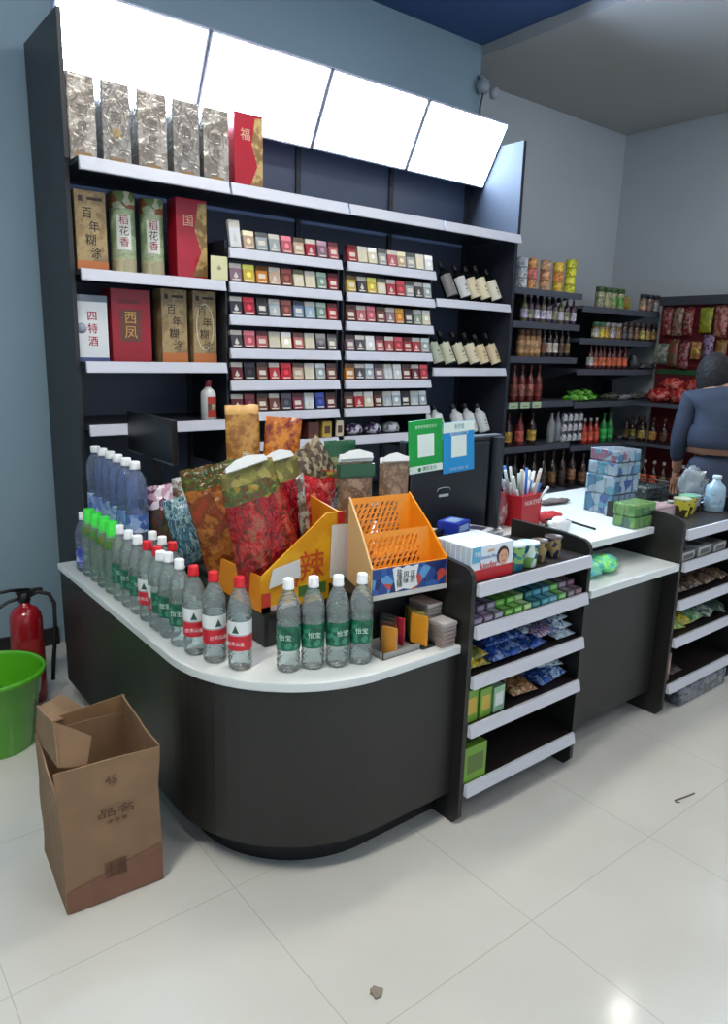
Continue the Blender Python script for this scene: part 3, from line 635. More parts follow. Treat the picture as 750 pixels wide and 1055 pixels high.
# cartons lying on the seventh row
for i, (px, ch, w_, nm) in enumerate([(320, 'n', .07, 'red brown'), (334, 'y', .06, 'gold'), (347, 'c', .05, 'cream')]):
    p = oy(px, 440, 3.22); bm = B(); box(bm, -w_/2, w_/2, -.04, .04, 0, .085, 0, .003); box(bm, -w_*.3, w_*.3, -.041, -.04, .02, .06, 1)
    tag(obj('cigarette_carton', bm, [mat(C[ch], .35), mat((90, 60, 50), .4)], loc=(p.x, 3.23, CIGZ[6]+.002)), f'{nm} pack on the lowest rack row above the hanging snack bags', 'cigarette carton', 'packs on the lowest rack row')
for i, (px, c, nm) in enumerate([(366, (120, 96, 140), 'purple'), (385, (104, 84, 128), 'dark purple'), (404, (190, 194, 200), 'silver')]):
    p = oy(px, 440, 3.22); bm = B(); lathe(bm, [(.001, 0), (.05, .004), (.056, .03), (.04, .055), (.001, .062)], 14)
    for v in bm.verts: v.co += Vector((N3(*(v.co*40+Vector((i, 0, 0)))), N3(*(v.co*33)), 0))*.014
    tag(obj('sweet_packet', bm, prints([c, tuple(int(x*.6) for x in c), (200, 200, 210)], 60, .25), loc=(p.x, 3.24, CIGZ[6]+.002)), f'shiny {nm} packet on the lowest rack row behind the green lid', 'packet')

# ------------------------------------------------------------------ wine
WG = mat((20, 26, 24), .08, coat=.5, name='dark_glass')
def wine(name, label, px, py, z, lc, H, tilt, yb=3.25, gl=WG, cap=(34, 28, 34), group='wine bottles', rz=0, lh=.5):
    p = oy(px+3, py, yb); t = thing(name, label, 'wine bottle', (p.x, yb, z+.016), rz, group); t.rotation_euler = (-.34, tilt, rz)
    H *= .84; k = H/.28; s = 1.04
    bm = B(); lathe(bm, [(.03*s, .0), (.0365*s, .003*k), (.038*s, .012*k), (.038*s, .17*k), (.034*s, .19*k), (.018*s, .212*k), (.0145*s, .225*k), (.014*s, .262*k)], 22); obj('bottle_body', bm, gl, t)
    bm = B(); lathe(bm, [(.0152*s, .235*k), (.0156*s, .237*k), (.0162*s, .274*k), (.0145*s, .28*k)], 16); obj('foil_cap', bm, mat(cap, .35, .2), t)
    bm = B(); z0, z1 = .010, .174*k
    for q in range(14):
        a0 = -PI/2-1.5+q*3/14; a1 = a0+3/14; r = .0384*s
        bm.faces.new([bm.verts.new((r*math.cos(a), r*math.sin(a), zz)) for a, zz in ((a0, z0), (a1, z0), (a1, z1), (a0, z1))])
    lb = obj('label', bm, mat(lc, .5), t)
    bm = B(); box(bm, -.014*k, .014*k, -.0392*s, -.0386*s, z0+.05*k, z0+.058*k); box(bm, -.010*k, .010*k, -.0392*s, -.0386*s, z0+.03*k, z0+.034*k); box(bm, -.007*k, .007*k, -.0395*s, -.0386*s, z0+.075*k, z0+.095*k); obj('print', bm, mat((120, 100, 76), .5), lb)
    return t
CR_ = (216, 208, 184)
for i, (px, lc, H) in enumerate([(463, (120, 118, 120), .27), (477, (196, 200, 200), .26), (487.5, (206, 194, 164), .26), (498, (214, 206, 176), .275), (509, (212, 210, 190), .255)]):
    wine('wine_bottle', f'dark wine bottle with {"grey" if i == 0 else "pale"} label on the upper wine shelf, {["leftmost", "second from left", "middle", "fourth from left", "rightmost"][i]}', px, 306, 1.838+.003, lc, H, -.24, group='wine bottles on the upper wine shelf')
for i, (px, lc, H) in enumerate([(449, (170, 180, 160), .26), (461, (188, 192, 166), .265), (474, (204, 200, 172), .26), (486, (208, 200, 172), .26), (496, (208, 190, 152), .25), (508, (212, 196, 160), .265)]):
    wine('wine_bottle', f'dark wine bottle with cream label on the middle wine shelf, {["leftmost", "second from left", "third from left", "third from right", "second from right", "rightmost"][i]}', px, 376, 1.44+.003, lc, H, -.24, group='wine bottles on the middle wine shelf')
WGL = mat((196, 204, 206), .2, coat=.4)
for i, px in enumerate([440, 452, 472, 484, 496]):
    wine('spirit_bottle', f'slim silvery white spirit bottle on the lower wine shelf, {["leftmost", "second from left", "middle", "fourth from left", "rightmost"][i]}', px, 446, 1.005+.003, (200, 206, 206), .235, -.16, gl=WGL, cap=(30, 34, 40), group='silvery bottles on the lower wine shelf')

# ------------------------------------------------------------------ second black screen at the left
t = thing('pos_screen', 'flat black screen with a painted lower-edge reflection behind the tall blue bottles', 'monitor', (1.37, 3.0, .70+.002))
bm = B(); box(bm, -.012, .012, -.26, .10, .36, .50, 0, .004); obj('screen', bm, BLACK, t)
bm = B(); box(bm, -.016, -.012, -.26, .10, .36, .364); obj('edge_reflection', bm, mat((120, 124, 126), .3, .6), t)  # pale strip standing in for the shelf-edge reflection
bm = B(); box(bm, -.02, .02, -.12, -.04, .01, .37); box(bm, -.09, .09, -.18, .02, 0, .012, 0, .003); obj('stand', bm, BLACK, t)
t.location = (1.15, 2.96, ZT); t.scale = (1, 1.3, 1.24)
#PART4
# ------------------------------------------------------------------ snack cartons and bags on the counter
bm = B(); box(bm, 1.06, 1.528, 1.80, 2.28, ZT, .738, 0, .004)
for j in range(4): box(bm, 1.07+j*.11, 1.165+j*.11, 1.797, 1.801, ZT+.02, .72, 1)
tag(obj('display_plinth', bm, [BLACK, mat((26, 26, 30), .5)]), 'low black plinth under the yellow carton of snack bags', 'plinth')
bm = B(); box(bm, 1.29, 1.565, 1.66, 1.79, ZT, .804, 0, .003); box(bm, 1.30, 1.555, 1.657, 1.661, ZT+.02, .79, 1)
tag(obj('basket_stand', bm, [BLACK, mat((26, 26, 30), .5)]), 'black block on the counter carrying the orange slotted basket', 'stand')
# yellow carton with sloping side
YEL = prints([(226, 162, 20), (232, 172, 30), (218, 150, 18)], 6, .45, bump=.1, vor=False); ORG = mat((224, 140, 24), .45); CBOARD = mat((190, 160, 110), .7)
t = thing('display_carton', 'yellow display carton with a red character holding tall snack bags', 'carton', (0, 0, 0))
ZB = .74
bm = B(); prism(bm, [(1.06, ZB), (1.362, ZB), (1.362, 1.025), (1.30, 1.025), (1.06, .855)], 1.82, 1.826, axis='y'); fr = obj('front_wall', bm, YEL, t)
bm = B(); prism(bm, [(1.826, ZB), (2.16, ZB), (2.16, .85), (1.826, .855)], 1.058, 1.064, axis='x'); obj('side_wall', bm, ORG, t)
bm = B(); box(bm, 1.064, 1.362, 1.826, 2.16, ZB, ZB+.006); obj('bottom', bm, CBOARD, t)
bm = B(); prism(bm, [(1.064, ZB), (1.362, ZB), (1.362, 1.08), (1.064, .95)], 2.154, 2.16, axis='y'); obj('rear_wall', bm, ORG, t)
bm = B(); prism(bm, [(1.826, ZB), (2.16, ZB), (2.16, 1.07), (1.826, 1.02)], 1.356, 1.362, axis='x'); obj('side_wall', bm, ORG, t)
RINK = mat((196, 72, 28), .5)
text('辣', .105, RINK, fr, (1.245, 1.8185, .855), sx=.95); text('香', .05, RINK, fr, (1.175, 1.8185, .82))
bm = B(); box(bm, 1.06, 1.092, 1.8185, 1.8199, ZB, .80); box(bm, 1.06, 1.20, 1.8185, 1.8199, ZB, .755, 1); box(bm, 1.195, 1.30, 1.8185, 1.8199, .765, .80, 2); obj('print', bm, [mat((196, 60, 40), .5), mat((220, 190, 190), .5), mat((70, 110, 50), .5)], fr)
p0, p1 = oy(279, 610, 1.816), oy(309, 580, 1.816)
def paper(px, label, y=1.815, cr=(222, 224, 220), seed=0):
    q = [oy(a, b, y) for a, b in px]
    bm = B(); sheet(bm, [(v.x, v.y, v.z) for v in q], .001, wob=.0015)
    o = obj('paper_note', bm, mat(cr, .6), fr); o['label'] = label; return o
paper([(277, 607), (310, 594), (309, 576), (281, 587)], 'small white slip stuck low on the front of the yellow carton')
paper([(340, 596), (363, 594), (366, 539), (342, 541)], 'long blank white paper hanging at the right end of the yellow carton')
bm = B(); q = oy(352, 533, 1.812); box(bm, q.x-.014, q.x+.014, 1.812, 1.816, q.z-.02, q.z+.02, 0, .002); obj('price_clip', bm, mat((190, 40, 40), .4), fr)['label'] = 'small red clip'
# orange perforated basket
def slots():
    m = bpy.data.materials.new('orange_slotted'); m.use_nodes = True; nt = m.node_tree; b = nt.nodes['Principled BSDF']
    tc = nt.nodes.new('ShaderNodeTexCoord'); sp = nt.nodes.new('ShaderNodeSeparateXYZ'); nt.links.new(tc.outputs['Object'], sp.inputs[0])
    def M(op, a, bb=None):
        n = nt.nodes.new('ShaderNodeMath'); n.operation = op
        for i, v in enumerate((a, bb)):
            if v is None: continue
            if isinstance(v, (int, float)): n.inputs[i].default_value = v
            else: nt.links.new(v, n.inputs[i])
        return n.outputs[0]
    r = M('MULTIPLY', sp.outputs[2], 52); row = M('FLOOR', r); fr_ = M('ABSOLUTE', M('SUBTRACT', M('FRACT', r), .5))
    c = M('ADD', M('MULTIPLY', sp.outputs[0], 46), M('ADD', M('MULTIPLY', row, .5), M('MULTIPLY', M('FRACT', r), -.6))); fc = M('ABSOLUTE', M('SUBTRACT', M('FRACT', c), .5))
    hole = M('MULTIPLY', M('LESS_THAN', fr_, .36), M('LESS_THAN', fc, .24))
    inside = M('MULTIPLY', M('LESS_THAN', M('ABSOLUTE', M('SUBTRACT', sp.outputs[0], -.02)), .115), M('LESS_THAN', M('ABSOLUTE', M('SUBTRACT', sp.outputs[2], 0)), .075))
    b.inputs['Base Color'].default_value = srgb((232, 144, 24)); b.inputs['Roughness'].default_value = .35
    nt.links.new(M('SUBTRACT', 1, M('MULTIPLY', hole, inside)), b.inputs['Alpha'])
    return m
SLOT = slots(); ORP = mat((232, 144, 24), .35, name='orange_plastic')
t = thing('slotted_basket', 'orange slotted plastic basket with blue front label, empty, on the counter', 'basket', (1.424, 1.555, .806)); t.scale = (.90, .93, .93); t.rotation_euler.z = -.12; t.location.x = 1.428
bm = B(); prism(bm, [(0, 0), (.0, .108), (.105, .20), (.235, .292), (.24, 0)], -.157, -.150, axis='x')
for v in bm.verts: v.co.x += .22*v.co.y
obj('side_wall', bm, mat((216, 176, 116), .5), t)
bm = B(); prism(bm, [(0, 0), (.0, .108), (.105, .20), (.235, .292), (.24, 0)], .150, .157, axis='x'); obj('side_wall', bm, ORP, t)
for nm, y0, z0, y1, z1 in (('divider', .06, .01, .105, .195), ('rear_wall', .19, .10, .232, .287)):
    L = math.hypot(y1-y0, z1-z0); bm = B(); box(bm, -.15+.22*(y0+y1)/2, .15, -.002, .002, -L/2, L/2)
    o = obj(nm, bm, SLOT, t, ((0, (y0+y1)/2, (z0+z1)/2))); o.rotation_euler = (-math.atan2(y1-y0, z1-z0), 0, 0)
bm = B(); prism(bm, [(-.15, 0), (.15, 0), (.15, .235), (-.10, .235)], 0, .005); prism(bm, [(-.125, .11), (.15, .11), (.15, .19), (-.108, .19)], .10, .104); obj('tray', bm, ORP, t)
bm = B(); box(bm, -.152, .152, 0, .006, 0, .105); fw = obj('front_wall', bm, ORP, t)
bm = B(); box(bm, -.152, .152, -.003, 0, .018, .103); lb = obj('label', bm, prints([(24, 62, 130), (40, 90, 160), (16, 36, 92), (190, 70, 60), (90, 150, 200), (20, 30, 80)], 26, .35, bump=.05), fw)
bm = B(); prism(bm, [(-.075, .098), (-.055, .104), (-.035, .096), (-.015, .104), (.005, .097), (.03, .103), (.022, .06), (.03, .03), (.0, .02), (-.03, .026), (-.06, .02), (-.066, .05)], -.005, -.003, axis='y'); obj('burst', bm, mat((222, 226, 224), .5), lb)
for j, c in enumerate(('盐津铺', '风味', '正宗')): text(c, .024, INKB, lb, (-.048+.027*j, -.0058, .062), vertical=True)
bm = B(); box(bm, -.15, .157, -.004, .001, .0, .017); obj('lower_lip', bm, mat((196, 196, 190), .5), fw)
bm = B(); lathe(bm, [(.001, 0), (.014, .002), (.018, .012), (.012, .022), (.001, .024)], 10)
for v in bm.verts: v.co.x *= 1.6
p = oy(374, 542, 1.79); tag(obj('sweet', bm, mat((190, 30, 36), .3), loc=(1.355, 1.682, .905)), 'single red wrapped sweet in the left corner of the orange basket', 'sweet')

# pillow-shaped and standing snack bags
def bag_mesh(w, h, th, seed=0, bands=(), nx=12, nz=18, wr=.012, pouch=False, taper=0.):
    """bands: (v0, v1, mat index) by height; sealed flat edges, bulging middle, creased"""
    bm = B(); F, K = [], []
    for side in (-1, 1):
        g = []
        for j in range(nz+1):
            row = []
            for i in range(nx+1):
                u, v = i/nx, j/nz
                e = max(0, math.sin(PI*u))**.55; ve = (max(0, math.sin(PI*min(1, v/.93)))**.5 if not pouch else (1 if v < .12 else max(0, math.cos(PI/2*min(1, (v-.12)/.82)))**.7)) if v < .95 else 0
                d = th/2*e*ve
                x = (u-.5)*w*(1-taper*v); z = v*h
                n_ = wr*N3(u*5+seed, v*7+seed*.7, side*2.)+wr*.6*N3(u*11, v*4+seed, side)
                row.append(bm.verts.new((x+.4*n_*(1 if 0 < i < nx else 1.2), side*(d+.0008)+n_*(.3+ve*.7), max(z, 0)+(.5*n_ if v > .05 else 0)))) 
            g.append(row)
        F.append(g)
        for j in range(nz):
            mi = 0
            for b0, b1, m in bands:
                if b0 <= (j+.5)/nz < b1: mi = m
            for i in range(nx):
                q = (g[j][i], g[j][i+1], g[j+1][i+1], g[j+1][i]); f = bm.faces.new(q if side < 0 else q[::-1]); f.smooth = True; f.material_index = mi
    a, b = F
    for j in range(nz):
        for c in (0, nx):
            f = bm.faces.new((a[j][c], a[j+1][c], b[j+1][c], b[j][c])); f.material_index = 0
    for i in range(nx):
        for r in (0, nz): bm.faces.new((a[r][i], b[r][i], b[r][i+1], a[r][i+1]))
    return bm
def bag(name, label, cat, px, py, Y, w, h, th, mats, z=None, tilt=0., lean=0., rz=0., seed=1, bands=(), group=None, **kw):
    p = oy(px, py, Y)
    o = obj(name, bag_mesh(w, h, th, seed, bands, **kw), mats, loc=(p.x, Y, p.z if z is None else z))
    o.rotation_euler = (lean, tilt, rz); return tag(o, label, cat, group)
REDBAG = prints([(170, 20, 30), (196, 34, 40), (120, 16, 26), (186, 28, 36), (150, 24, 30), (206, 70, 60)], 14, .12, 1, bump=1.2, vor=False, stretch=(1.3, 1, .4))
GRNGLD = prints([(120, 96, 28), (150, 120, 40), (60, 90, 36), (100, 60, 20), (40, 84, 44)], 20, .16, 2, bump=.9, vor=False)
AMB = prints([(150, 84, 24), (176, 104, 34), (120, 60, 18), (160, 60, 24)], 14, .16, 3, bump=1.0, vor=False)
MIXR = prints([(140, 18, 26), (186, 30, 36), (120, 18, 24), (176, 26, 32), (96, 44, 32), (190, 44, 40), (150, 90, 70), (170, 24, 30)], 12, .12, 4, bump=1.2, vor=False, stretch=(1.3, 1, .4))
WSEAL = mat((214, 218, 216), .3); FILM = prints([(150, 150, 140), (186, 188, 180), (110, 84, 70)], 26, .10, 6, bump=1., vor=False)
OL = prints([(126, 122, 52), (150, 140, 70), (104, 96, 40)], 30, .3, bump=.3)
def seal(o, w, h, z):                 # folded white paper header on a bag
    bm = B(); prism(bm, [(-w/2, 0), (w/2, 0), (w/2-.006, h*.6), (w*.1, h), (-w*.2, h*.92), (-w/2+.004, h*.5)], -.03, .0, axis='y')
    for v in bm.verts: v.co.y += .015; v.co.z += .003*N3(v.co.x*40, 0, 0)
    s = obj('header_card', bm, WSEAL, o); s.location = (0, 0, z); s.rotation_euler.x = -.5; return s
ZI = ZB+.008
o = bag('snack_bag', 'large red snack bag with olive top and white header, foremost in the yellow carton', 'snack bag', 0, 0, 1.895, .25, .45, .095, [MIXR, OL, GRNGLD], z=ZI, seed=1, bands=((.80, .90, 2), (.90, 1, 1)), tilt=-.25, taper=.3, rz=-.1); o.location.x = 1.17; seal(o, .14, .03, .445)
o = bag('snack_bag', 'amber brown glossy snack bag leaning out at the left of the yellow carton', 'snack bag', 0, 0, 2.08, .19, .42, .08, [AMB, GRNGLD], z=ZI, seed=5, bands=((.86, 1, 1),), tilt=-.24, lean=.0, rz=-.5); o.location.x = 1.13
o = bag('snack_bag', 'long red snack bag with white header in the middle of the yellow carton', 'snack bag', 0, 0, 1.97, .22, .44, .08, [REDBAG, OL], z=ZI, seed=9, bands=((.84, 1, 1),), tilt=-.10, rz=.15, taper=.25); o.location.x = 1.25; seal(o, .12, .03, .435)
o = bag('snack_bag', 'crinkled silver-clear snack bag edge standing between the red bags', 'snack bag', 0, 0, 1.94, .05, .40, .02, [FILM], z=ZI, seed=13, tilt=-.20, rz=.5, nx=6); o.location.x = 1.32
o = bag('snack_bag', 'plump bright red snack bag with round dots at the right of the yellow carton', 'snack bag', 0, 0, 2.03, .22, .39, .08, [prints([(190, 22, 32), (206, 34, 40), (160, 18, 28), (216, 110, 100)], 20, .12, 7, bump=1., vor=False), GRNGLD], z=ZI, seed=17, tilt=.16, rz=-.1, bands=((.96, 1, 1),)); o.location.x = 1.315
def pouch(label, px, py, Y, w, h, mats, ch=None, chc=(230, 225, 200), cs=.03, tilt=0, seed=3, z=ZI, bands=(), rz=-.25):
    o = bag('snack_pouch', label, 'snack pouch', px, py, Y, w, h, .055, mats, z=z, tilt=tilt, seed=seed, pouch=True, bands=bands, rz=rz, wr=.006)
    if ch: text(ch, cs, mat(chc, .4), o, (0, -.030, h*.72), name='lettering')
    return o
GOLDP = prints([(176, 122, 50), (196, 142, 66), (150, 98, 38)], 14, .22, 8, bump=.5, vor=False); ORP2 = prints([(206, 120, 24), (222, 140, 40), (180, 92, 20), (120, 40, 24)], 26, .2, 9, bump=.5, vor=False)
o = pouch('tall gold snack pouch standing highest at the back of the yellow carton', 0, 0, 2.13, .115, .60, [GOLDP, mat((206, 160, 90), .25)], '香', tilt=-.03, seed=21, bands=((.94, 1, 1),)); o.location.x = 1.19
o = pouch('orange snack pouch with pale letters behind the red bags', 0, 0, 2.13, .13, .555, [ORP2], '2a', cs=.045, tilt=.08, seed=23); o.location.x = 1.285
PAT = prints([(96, 84, 64), (140, 128, 100), (70, 60, 46), (168, 156, 128), (84, 66, 50)], 70, .2, 10, bump=.5)
o = bag('snack_bag', 'brown and cream patterned triangular snack bag above the red dotted bag', 'snack bag', 0, 0, 2.05, .20, .28, .07, [PAT], z=1.0, seed=27, tilt=-.55, taper=.25, rz=.1, wr=.008); o.location = (1.50, 2.06, ZI+.22)
KRAFT = prints([(128, 100, 76), (150, 120, 92), (108, 84, 62), (160, 134, 108)], 18, .3, 12, bump=.6, vor=False)
GRN = mat((34, 86, 56), .3)
for i, (x, y, w, h, ms, bn, lb) in enumerate([(1.468, 1.89, .125, .455, [KRAFT, WSEAL], ((.93, 1, 1),), 'brown kraft snack pouch with green band and white top behind the orange basket'),
                                      (1.612, 1.86, .115, .345, [KRAFT, WSEAL], ((.93, 1, 1),), 'brown kraft snack pouch with white top nearest the black screen'),
                                      (1.60, 2.16, .13, .37, [prints([(110, 120, 80), (136, 140, 96), (90, 96, 60)], 20, .25, 14), GRN], ((.85, 1, 1),), 'olive snack pouch with dark green top behind the kraft pouches')]):
    z0 = .834 if x > 1.55 else .740
    o = bag('snack_pouch', lb, 'snack pouch', 0, 0, y, w, h, .06, ms, z=z0, seed=33+i, pouch=True, bands=bn, rz=-.2, wr=.006); o.location.x = x
    if i == 0:
        seal(o, .12, .03, h-.02)
        bm = B(); box(bm, -.066, .066, -.016, .016, h*.83, h*.93, 0, .004); obj('green_band', bm, GRN, o)
    if i == 1: seal(o, .10, .03, h-.02)
# things hanging to the left of the carton: blister bag and dark packets
o = bag('snack_bag', 'pale blue and white striped plastic bag left of the yellow carton', 'snack bag', 0, 0, 2.33, .20, .26, .10, [prints([(110, 160, 176), (40, 90, 110), (150, 186, 190), (30, 60, 80), (84, 130, 150)], 60, .2, 15, stretch=(1, 1, .25), bump=.7, vor=False)], z=.80, seed=41, tilt=-.25, rz=-.3); o.location = (1.15, 2.36, .76)
o = bag('snack_bag', 'green, white and gold snack bag standing behind the pale blue striped bag', 'snack bag', 0, 0, 2.5, .17, .42, .10, [prints([(40, 96, 84), (120, 140, 140), (190, 196, 200), (176, 140, 40), (30, 70, 60)], 34, .2, 16, bump=.8, vor=False), FILM], z=ZT, seed=43, tilt=-.05, bands=((.85, 1, 1),), rz=-.2); o.location = (1.19, 2.50, ZT+.002)
o = bag('snack_bag', 'dark multicoloured snack bag with pink top beside the tall blue bottles', 'snack bag', 0, 0, 2.6, .14, .38, .09, [prints([(40, 50, 40), (90, 60, 30), (30, 60, 50), (120, 40, 40), (60, 90, 60)], 30, .2, 17, bump=.8, vor=False), prints([(190, 150, 170), (220, 210, 215), (110, 70, 90)], 40, .2, 18)], z=ZT, seed=45, tilt=-.08, bands=((.8, 1, 1),), rz=-.3); o.location = (1.10, 2.57, ZT+.002)
o = bag('snack_bag', 'teal green low snack bag behind the white-capped bottles', 'snack bag', 0, 0, 2.36, .15, .17, .08, [prints([(20, 84, 84), (30, 110, 104), (16, 50, 56)], 22, .2, 19)], z=ZT, seed=47, rz=-.4, tilt=.05); o.location = (1.03, 2.45, ZT+.002)
bm = B(); box(bm, -.05, .05, -.12, .12, 0, .125, 0, .004); tag(obj('black_tray', bm, BLACKR, loc=(1.14, 2.33, ZT)), 'low black box under the pale blue striped bag', 'box')

# lighters, gum and flat silver packs at the counter's right end
def small_box(name, label, cat, x, y, z, w, d, h, c, rz=0, group=None, face=None, bev=.002, rough=.35):
    bm = B(); box(bm, -w/2, w/2, -d/2, d/2, 0, h, 0, bev); e = .0006
    fc = face or tuple(min(235, int(v*.6+60)) for v in c)
    box(bm, -w*.36, w*.36, -d/2-e, -d/2, h*.25, h*.75, 1); box(bm, -w*.34, w*.34, -d*.3, d*.3, h, h+e, 1)
    o = obj(name, bm, [mat(c, rough), mat(fc, rough)], loc=(x, y, z)); o.rotation_euler.z = rz
    return tag(o, label, cat, group)
t = thing('counter_tray', 'flat clear grey tray holding small packets on the counter beside the bottles', 'tray', (1.40, 1.57, ZT))
bm = B(); box(bm, -.10, .05, -.05, .12, 0, .003); box(bm, -.10, .05, -.05, -.047, 0, .02); box(bm, -.10, -.097, -.05, .12, 0, .02); obj('tray', bm, mat((150, 150, 146), .3), t)
for i, (x, y, c, h) in enumerate([(1.345, 1.545, (206, 140, 50), .085), (1.363, 1.57, (84, 50, 40), .088), (1.382, 1.595, (60, 66, 60), .09), (1.40, 1.62, (72, 78, 70), .09), (1.414, 1.59, (176, 40, 60), .088)]):
    small_box('gum_packet', f'{["orange", "brown", "dark grey", "grey green", "red"][i]} upright packet at the left of the small packets in the tray', 'packet', x, y, ZT+.003, .013, .05, h, c, .35, 'upright packets on the counter')
for i in range(7):
    x = 1.458+.0095*i; c = [(222, 150, 40), (150, 140, 50), (120, 130, 50), (160, 150, 60), (104, 110, 60), (130, 130, 70), (150, 150, 90)][i]
    small_box('card_packet', f'slim {["orange-fronted", "olive", "green", "yellow olive", "dark olive", "grey olive", "pale olive"][i]} packet standing in the black stand', 'packet', x, 1.535+.016*i, ZT+.0105, .0085, .06, .095-.002*i, c, .25, 'slim packets in the black stand')
bm = B(); box(bm, -.065, .0, -.035, .10, 0, .010); box(bm, -.065, .0, .09, .094, 0, .05); tag(obj('black_stand', bm, BLACK, loc=(1.515, 1.545, ZT)), 'small black stand on the counter holding slim packets', 'stand')
sn = 0
for k, (x, y, n) in enumerate([(1.545, 1.605, 9), (1.54, 1.515, 6)]):
    for j in range(n):
        bm = B(); box(bm, -.03, .03, -.045 if k == 0 else -.034, .05 if k == 0 else .034, 0, .0125, 0, .003)
        box(bm, -.024, .024, -.03, .03, .0125, .0128, 1)
        c = (176, 170, 166) if j == n-1 else (148, 128+2*j, 122+2*j)
        o = obj('flat_pack', bm, [mat(c, .35), mat((190, 188, 186), .4)], loc=(x-.004+random.uniform(-.003, .003), y+(-.001*j), ZT+.001+.0135*j+(.0 if k == 0 else 0))); o.rotation_euler.z = random.uniform(-.05, .05)
        tag(o, f'flat grey-brown pack, {ORD[j]} from the bottom of the {["taller rear", "lower front"][k]} stack by the sweets rack', 'pack', 'stacks of flat packs')
#PART4B
# ------------------------------------------------------------------ cash screen with payment cards
ZU = .833
t = thing('cash_register_screen', 'large black cash register screen seen from behind, under the two payment cards', 'monitor', (1.935, 1.90, ZU))
MB_ = mat((24, 28, 36), .38)
bm = B(); box(bm, -.255, .255, -.015, .02, .015, .39, 0, .010); obj('screen', bm, MB_, t)
bm = B(); box(bm, -.235, .18, -.028, -.014, .03, .375, 0, .010); bk = obj('rear_cover', bm, mat((20, 24, 32), .3), t)
bm = B(); prism(bm, [(.19, -.016)]+arc(.225, -.016, .03, PI, 2*PI, 8)+[(.252, -.016)], .02, .385); obj('side_rib', bm, MB_, t)
bm = B(); box(bm, -.25, .25, -.017, .015, .388, .394); obj('top_trim', bm, mat((120, 128, 136), .3, .6), t)
bm = B(); box(bm, -.12, .12, -.02, .12, 0, .02, 0, .005); obj('foot', bm, BLACK, t)
q = oy(457, 504, 1.872)
bm = B(); tube(bm, [(-.035, 0, -.006), (-.028, 0, .004), (0, 0, .007), (.028, 0, .004), (.035, 0, -.006)], .0014, 6); box(bm, -.025, .025, -.0008, .0008, -.028, -.018); obj('emblem', bm, mat((180, 188, 196), .4), bk, (q.x-1.935, -.030, q.z-ZU))
def card(label, x0, x1, z0, z1, col, kind, rot):
    w, h = x1-x0, z1-z0
    t = thing('payment_card', label, 'sign', ((x0+x1)/2, 1.866, z0)); t.rotation_euler = (-.03, rot, 0)
    bm = B(); box(bm, -w/2, w/2, 0, .003, 0, h, 0, .0012); obj('card', bm, mat(col, .3), t)
    Wt = mat((225, 240, 230), .35); TW = mat((190, 235, 200) if kind == 'g' else (200, 226, 240), .4)
    bm = B(); box(bm, -w*.24, w*.24, -.001, 0, h*.30, h*.73); box(bm, -w*.17, w*.17, -.0016, -.001, h*.38, h*.68, 1) if False else None
    obj('white_panel', bm, Wt, t)
    if kind == 'g':
        bm = B(); box(bm, -w/2+.001, w/2-.001, -.001, 0, .001, h*.14); obj('white_band', bm, Wt, t)
        bm = B(); lathe(bm, [(.001, 0), (.008, 0), (.008, .001), (.001, .001)], 14, M=Matrix.Translation((-w*.2, -.001, h*.07)) @ Matrix.Rotation(PI/2, 4, 'X')); obj('emblem', bm, mat((20, 130, 60), .4), t)
        text('微信支付', .017, mat((40, 120, 70), .5), t, (w*.1, -.0014, h*.07)); text('推荐使用微信支付', .013, TW, t, (0, -.0014, h*.87))
    else:
        bm = B(); box(bm, -w/2+.001, w/2-.001, -.001, 0, h*.80, h-.001); obj('white_band', bm, Wt, t)
        text('支付宝', .018, mat((70, 120, 130), .5), t, (0, -.0014, h*.9)); text('推荐使用支付宝', .014, TW, t, (0, -.0014, h*.765)); text('打开支付宝扫一扫', .012, TW, t, (0, -.0014, h*.07))
card('green payment card with blank white centre hanging on the black screen', 1.688, 1.852, 1.112, 1.300, (10, 158, 62), 'g', -.045)
card('blue payment card with white top band hanging on the black screen', 1.857, 2.020, 1.100, 1.288, (30, 146, 208), 'b', -.045)

# ------------------------------------------------------------------ things on the sweets rack
ZR = .8375
p0, p1 = oy(485, 598, 1.458), oy(527, 590, 1.458); hk = oy(506, 561, 1.458).z-ZR; w = p1.x-p0.x
t = thing('chocolate_box', 'white and red chocolate box with a smiling child on the sweets rack', 'box', ((p0.x+p1.x)/2, 1.458+.08, ZR))
bm = B(); box(bm, -w/2, w/2, -.08, .08, 0, hk, 0, .002)
for j in range(7): box(bm, -w/2-.0008, -w/2+.0001, -.074+j*.022, -.0565+j*.022, .004, hk-.004, 1)
obj('carton', bm, [mat((222, 232, 238), .4), mat((186, 204, 220), .4)], t)
dec(t, -w/2, w/2, 0, hk*.33, -.08, mat((196, 34, 44), .4), 'red_band'); dec(t, -w/2, -w*.30, hk*.55, hk, -.08, mat((90, 170, 205), .4), 'blue_corner')
bm = B(); prism(bm, [(w*.24+.028*math.cos(a), hk*.62+hk*.27*math.sin(a)) for a in [2*PI*i/18 for i in range(18)]], -.0815, -.080, axis='y'); obj('portrait_hair', bm, mat((58, 42, 36), .6), t)
bm = B(); prism(bm, [(w*.25+.022*math.cos(a), hk*.56+hk*.23*math.sin(a)) for a in [2*PI*i/18 for i in range(18)]], -.0822, -.0815, axis='y'); box(bm, w*.25-.011, w*.25-.006, -.0826, -.082, hk*.6, hk*.63, 1); box(bm, w*.25+.006, w*.25+.011, -.0826, -.082, hk*.6, hk*.63, 1); box(bm, w*.25-.008, w*.25+.008, -.0826, -.082, hk*.44, hk*.47, 2); obj('portrait_face', bm, [mat((214, 160, 132), .6), mat((40, 30, 30), .5), mat((190, 80, 80), .5)], t)
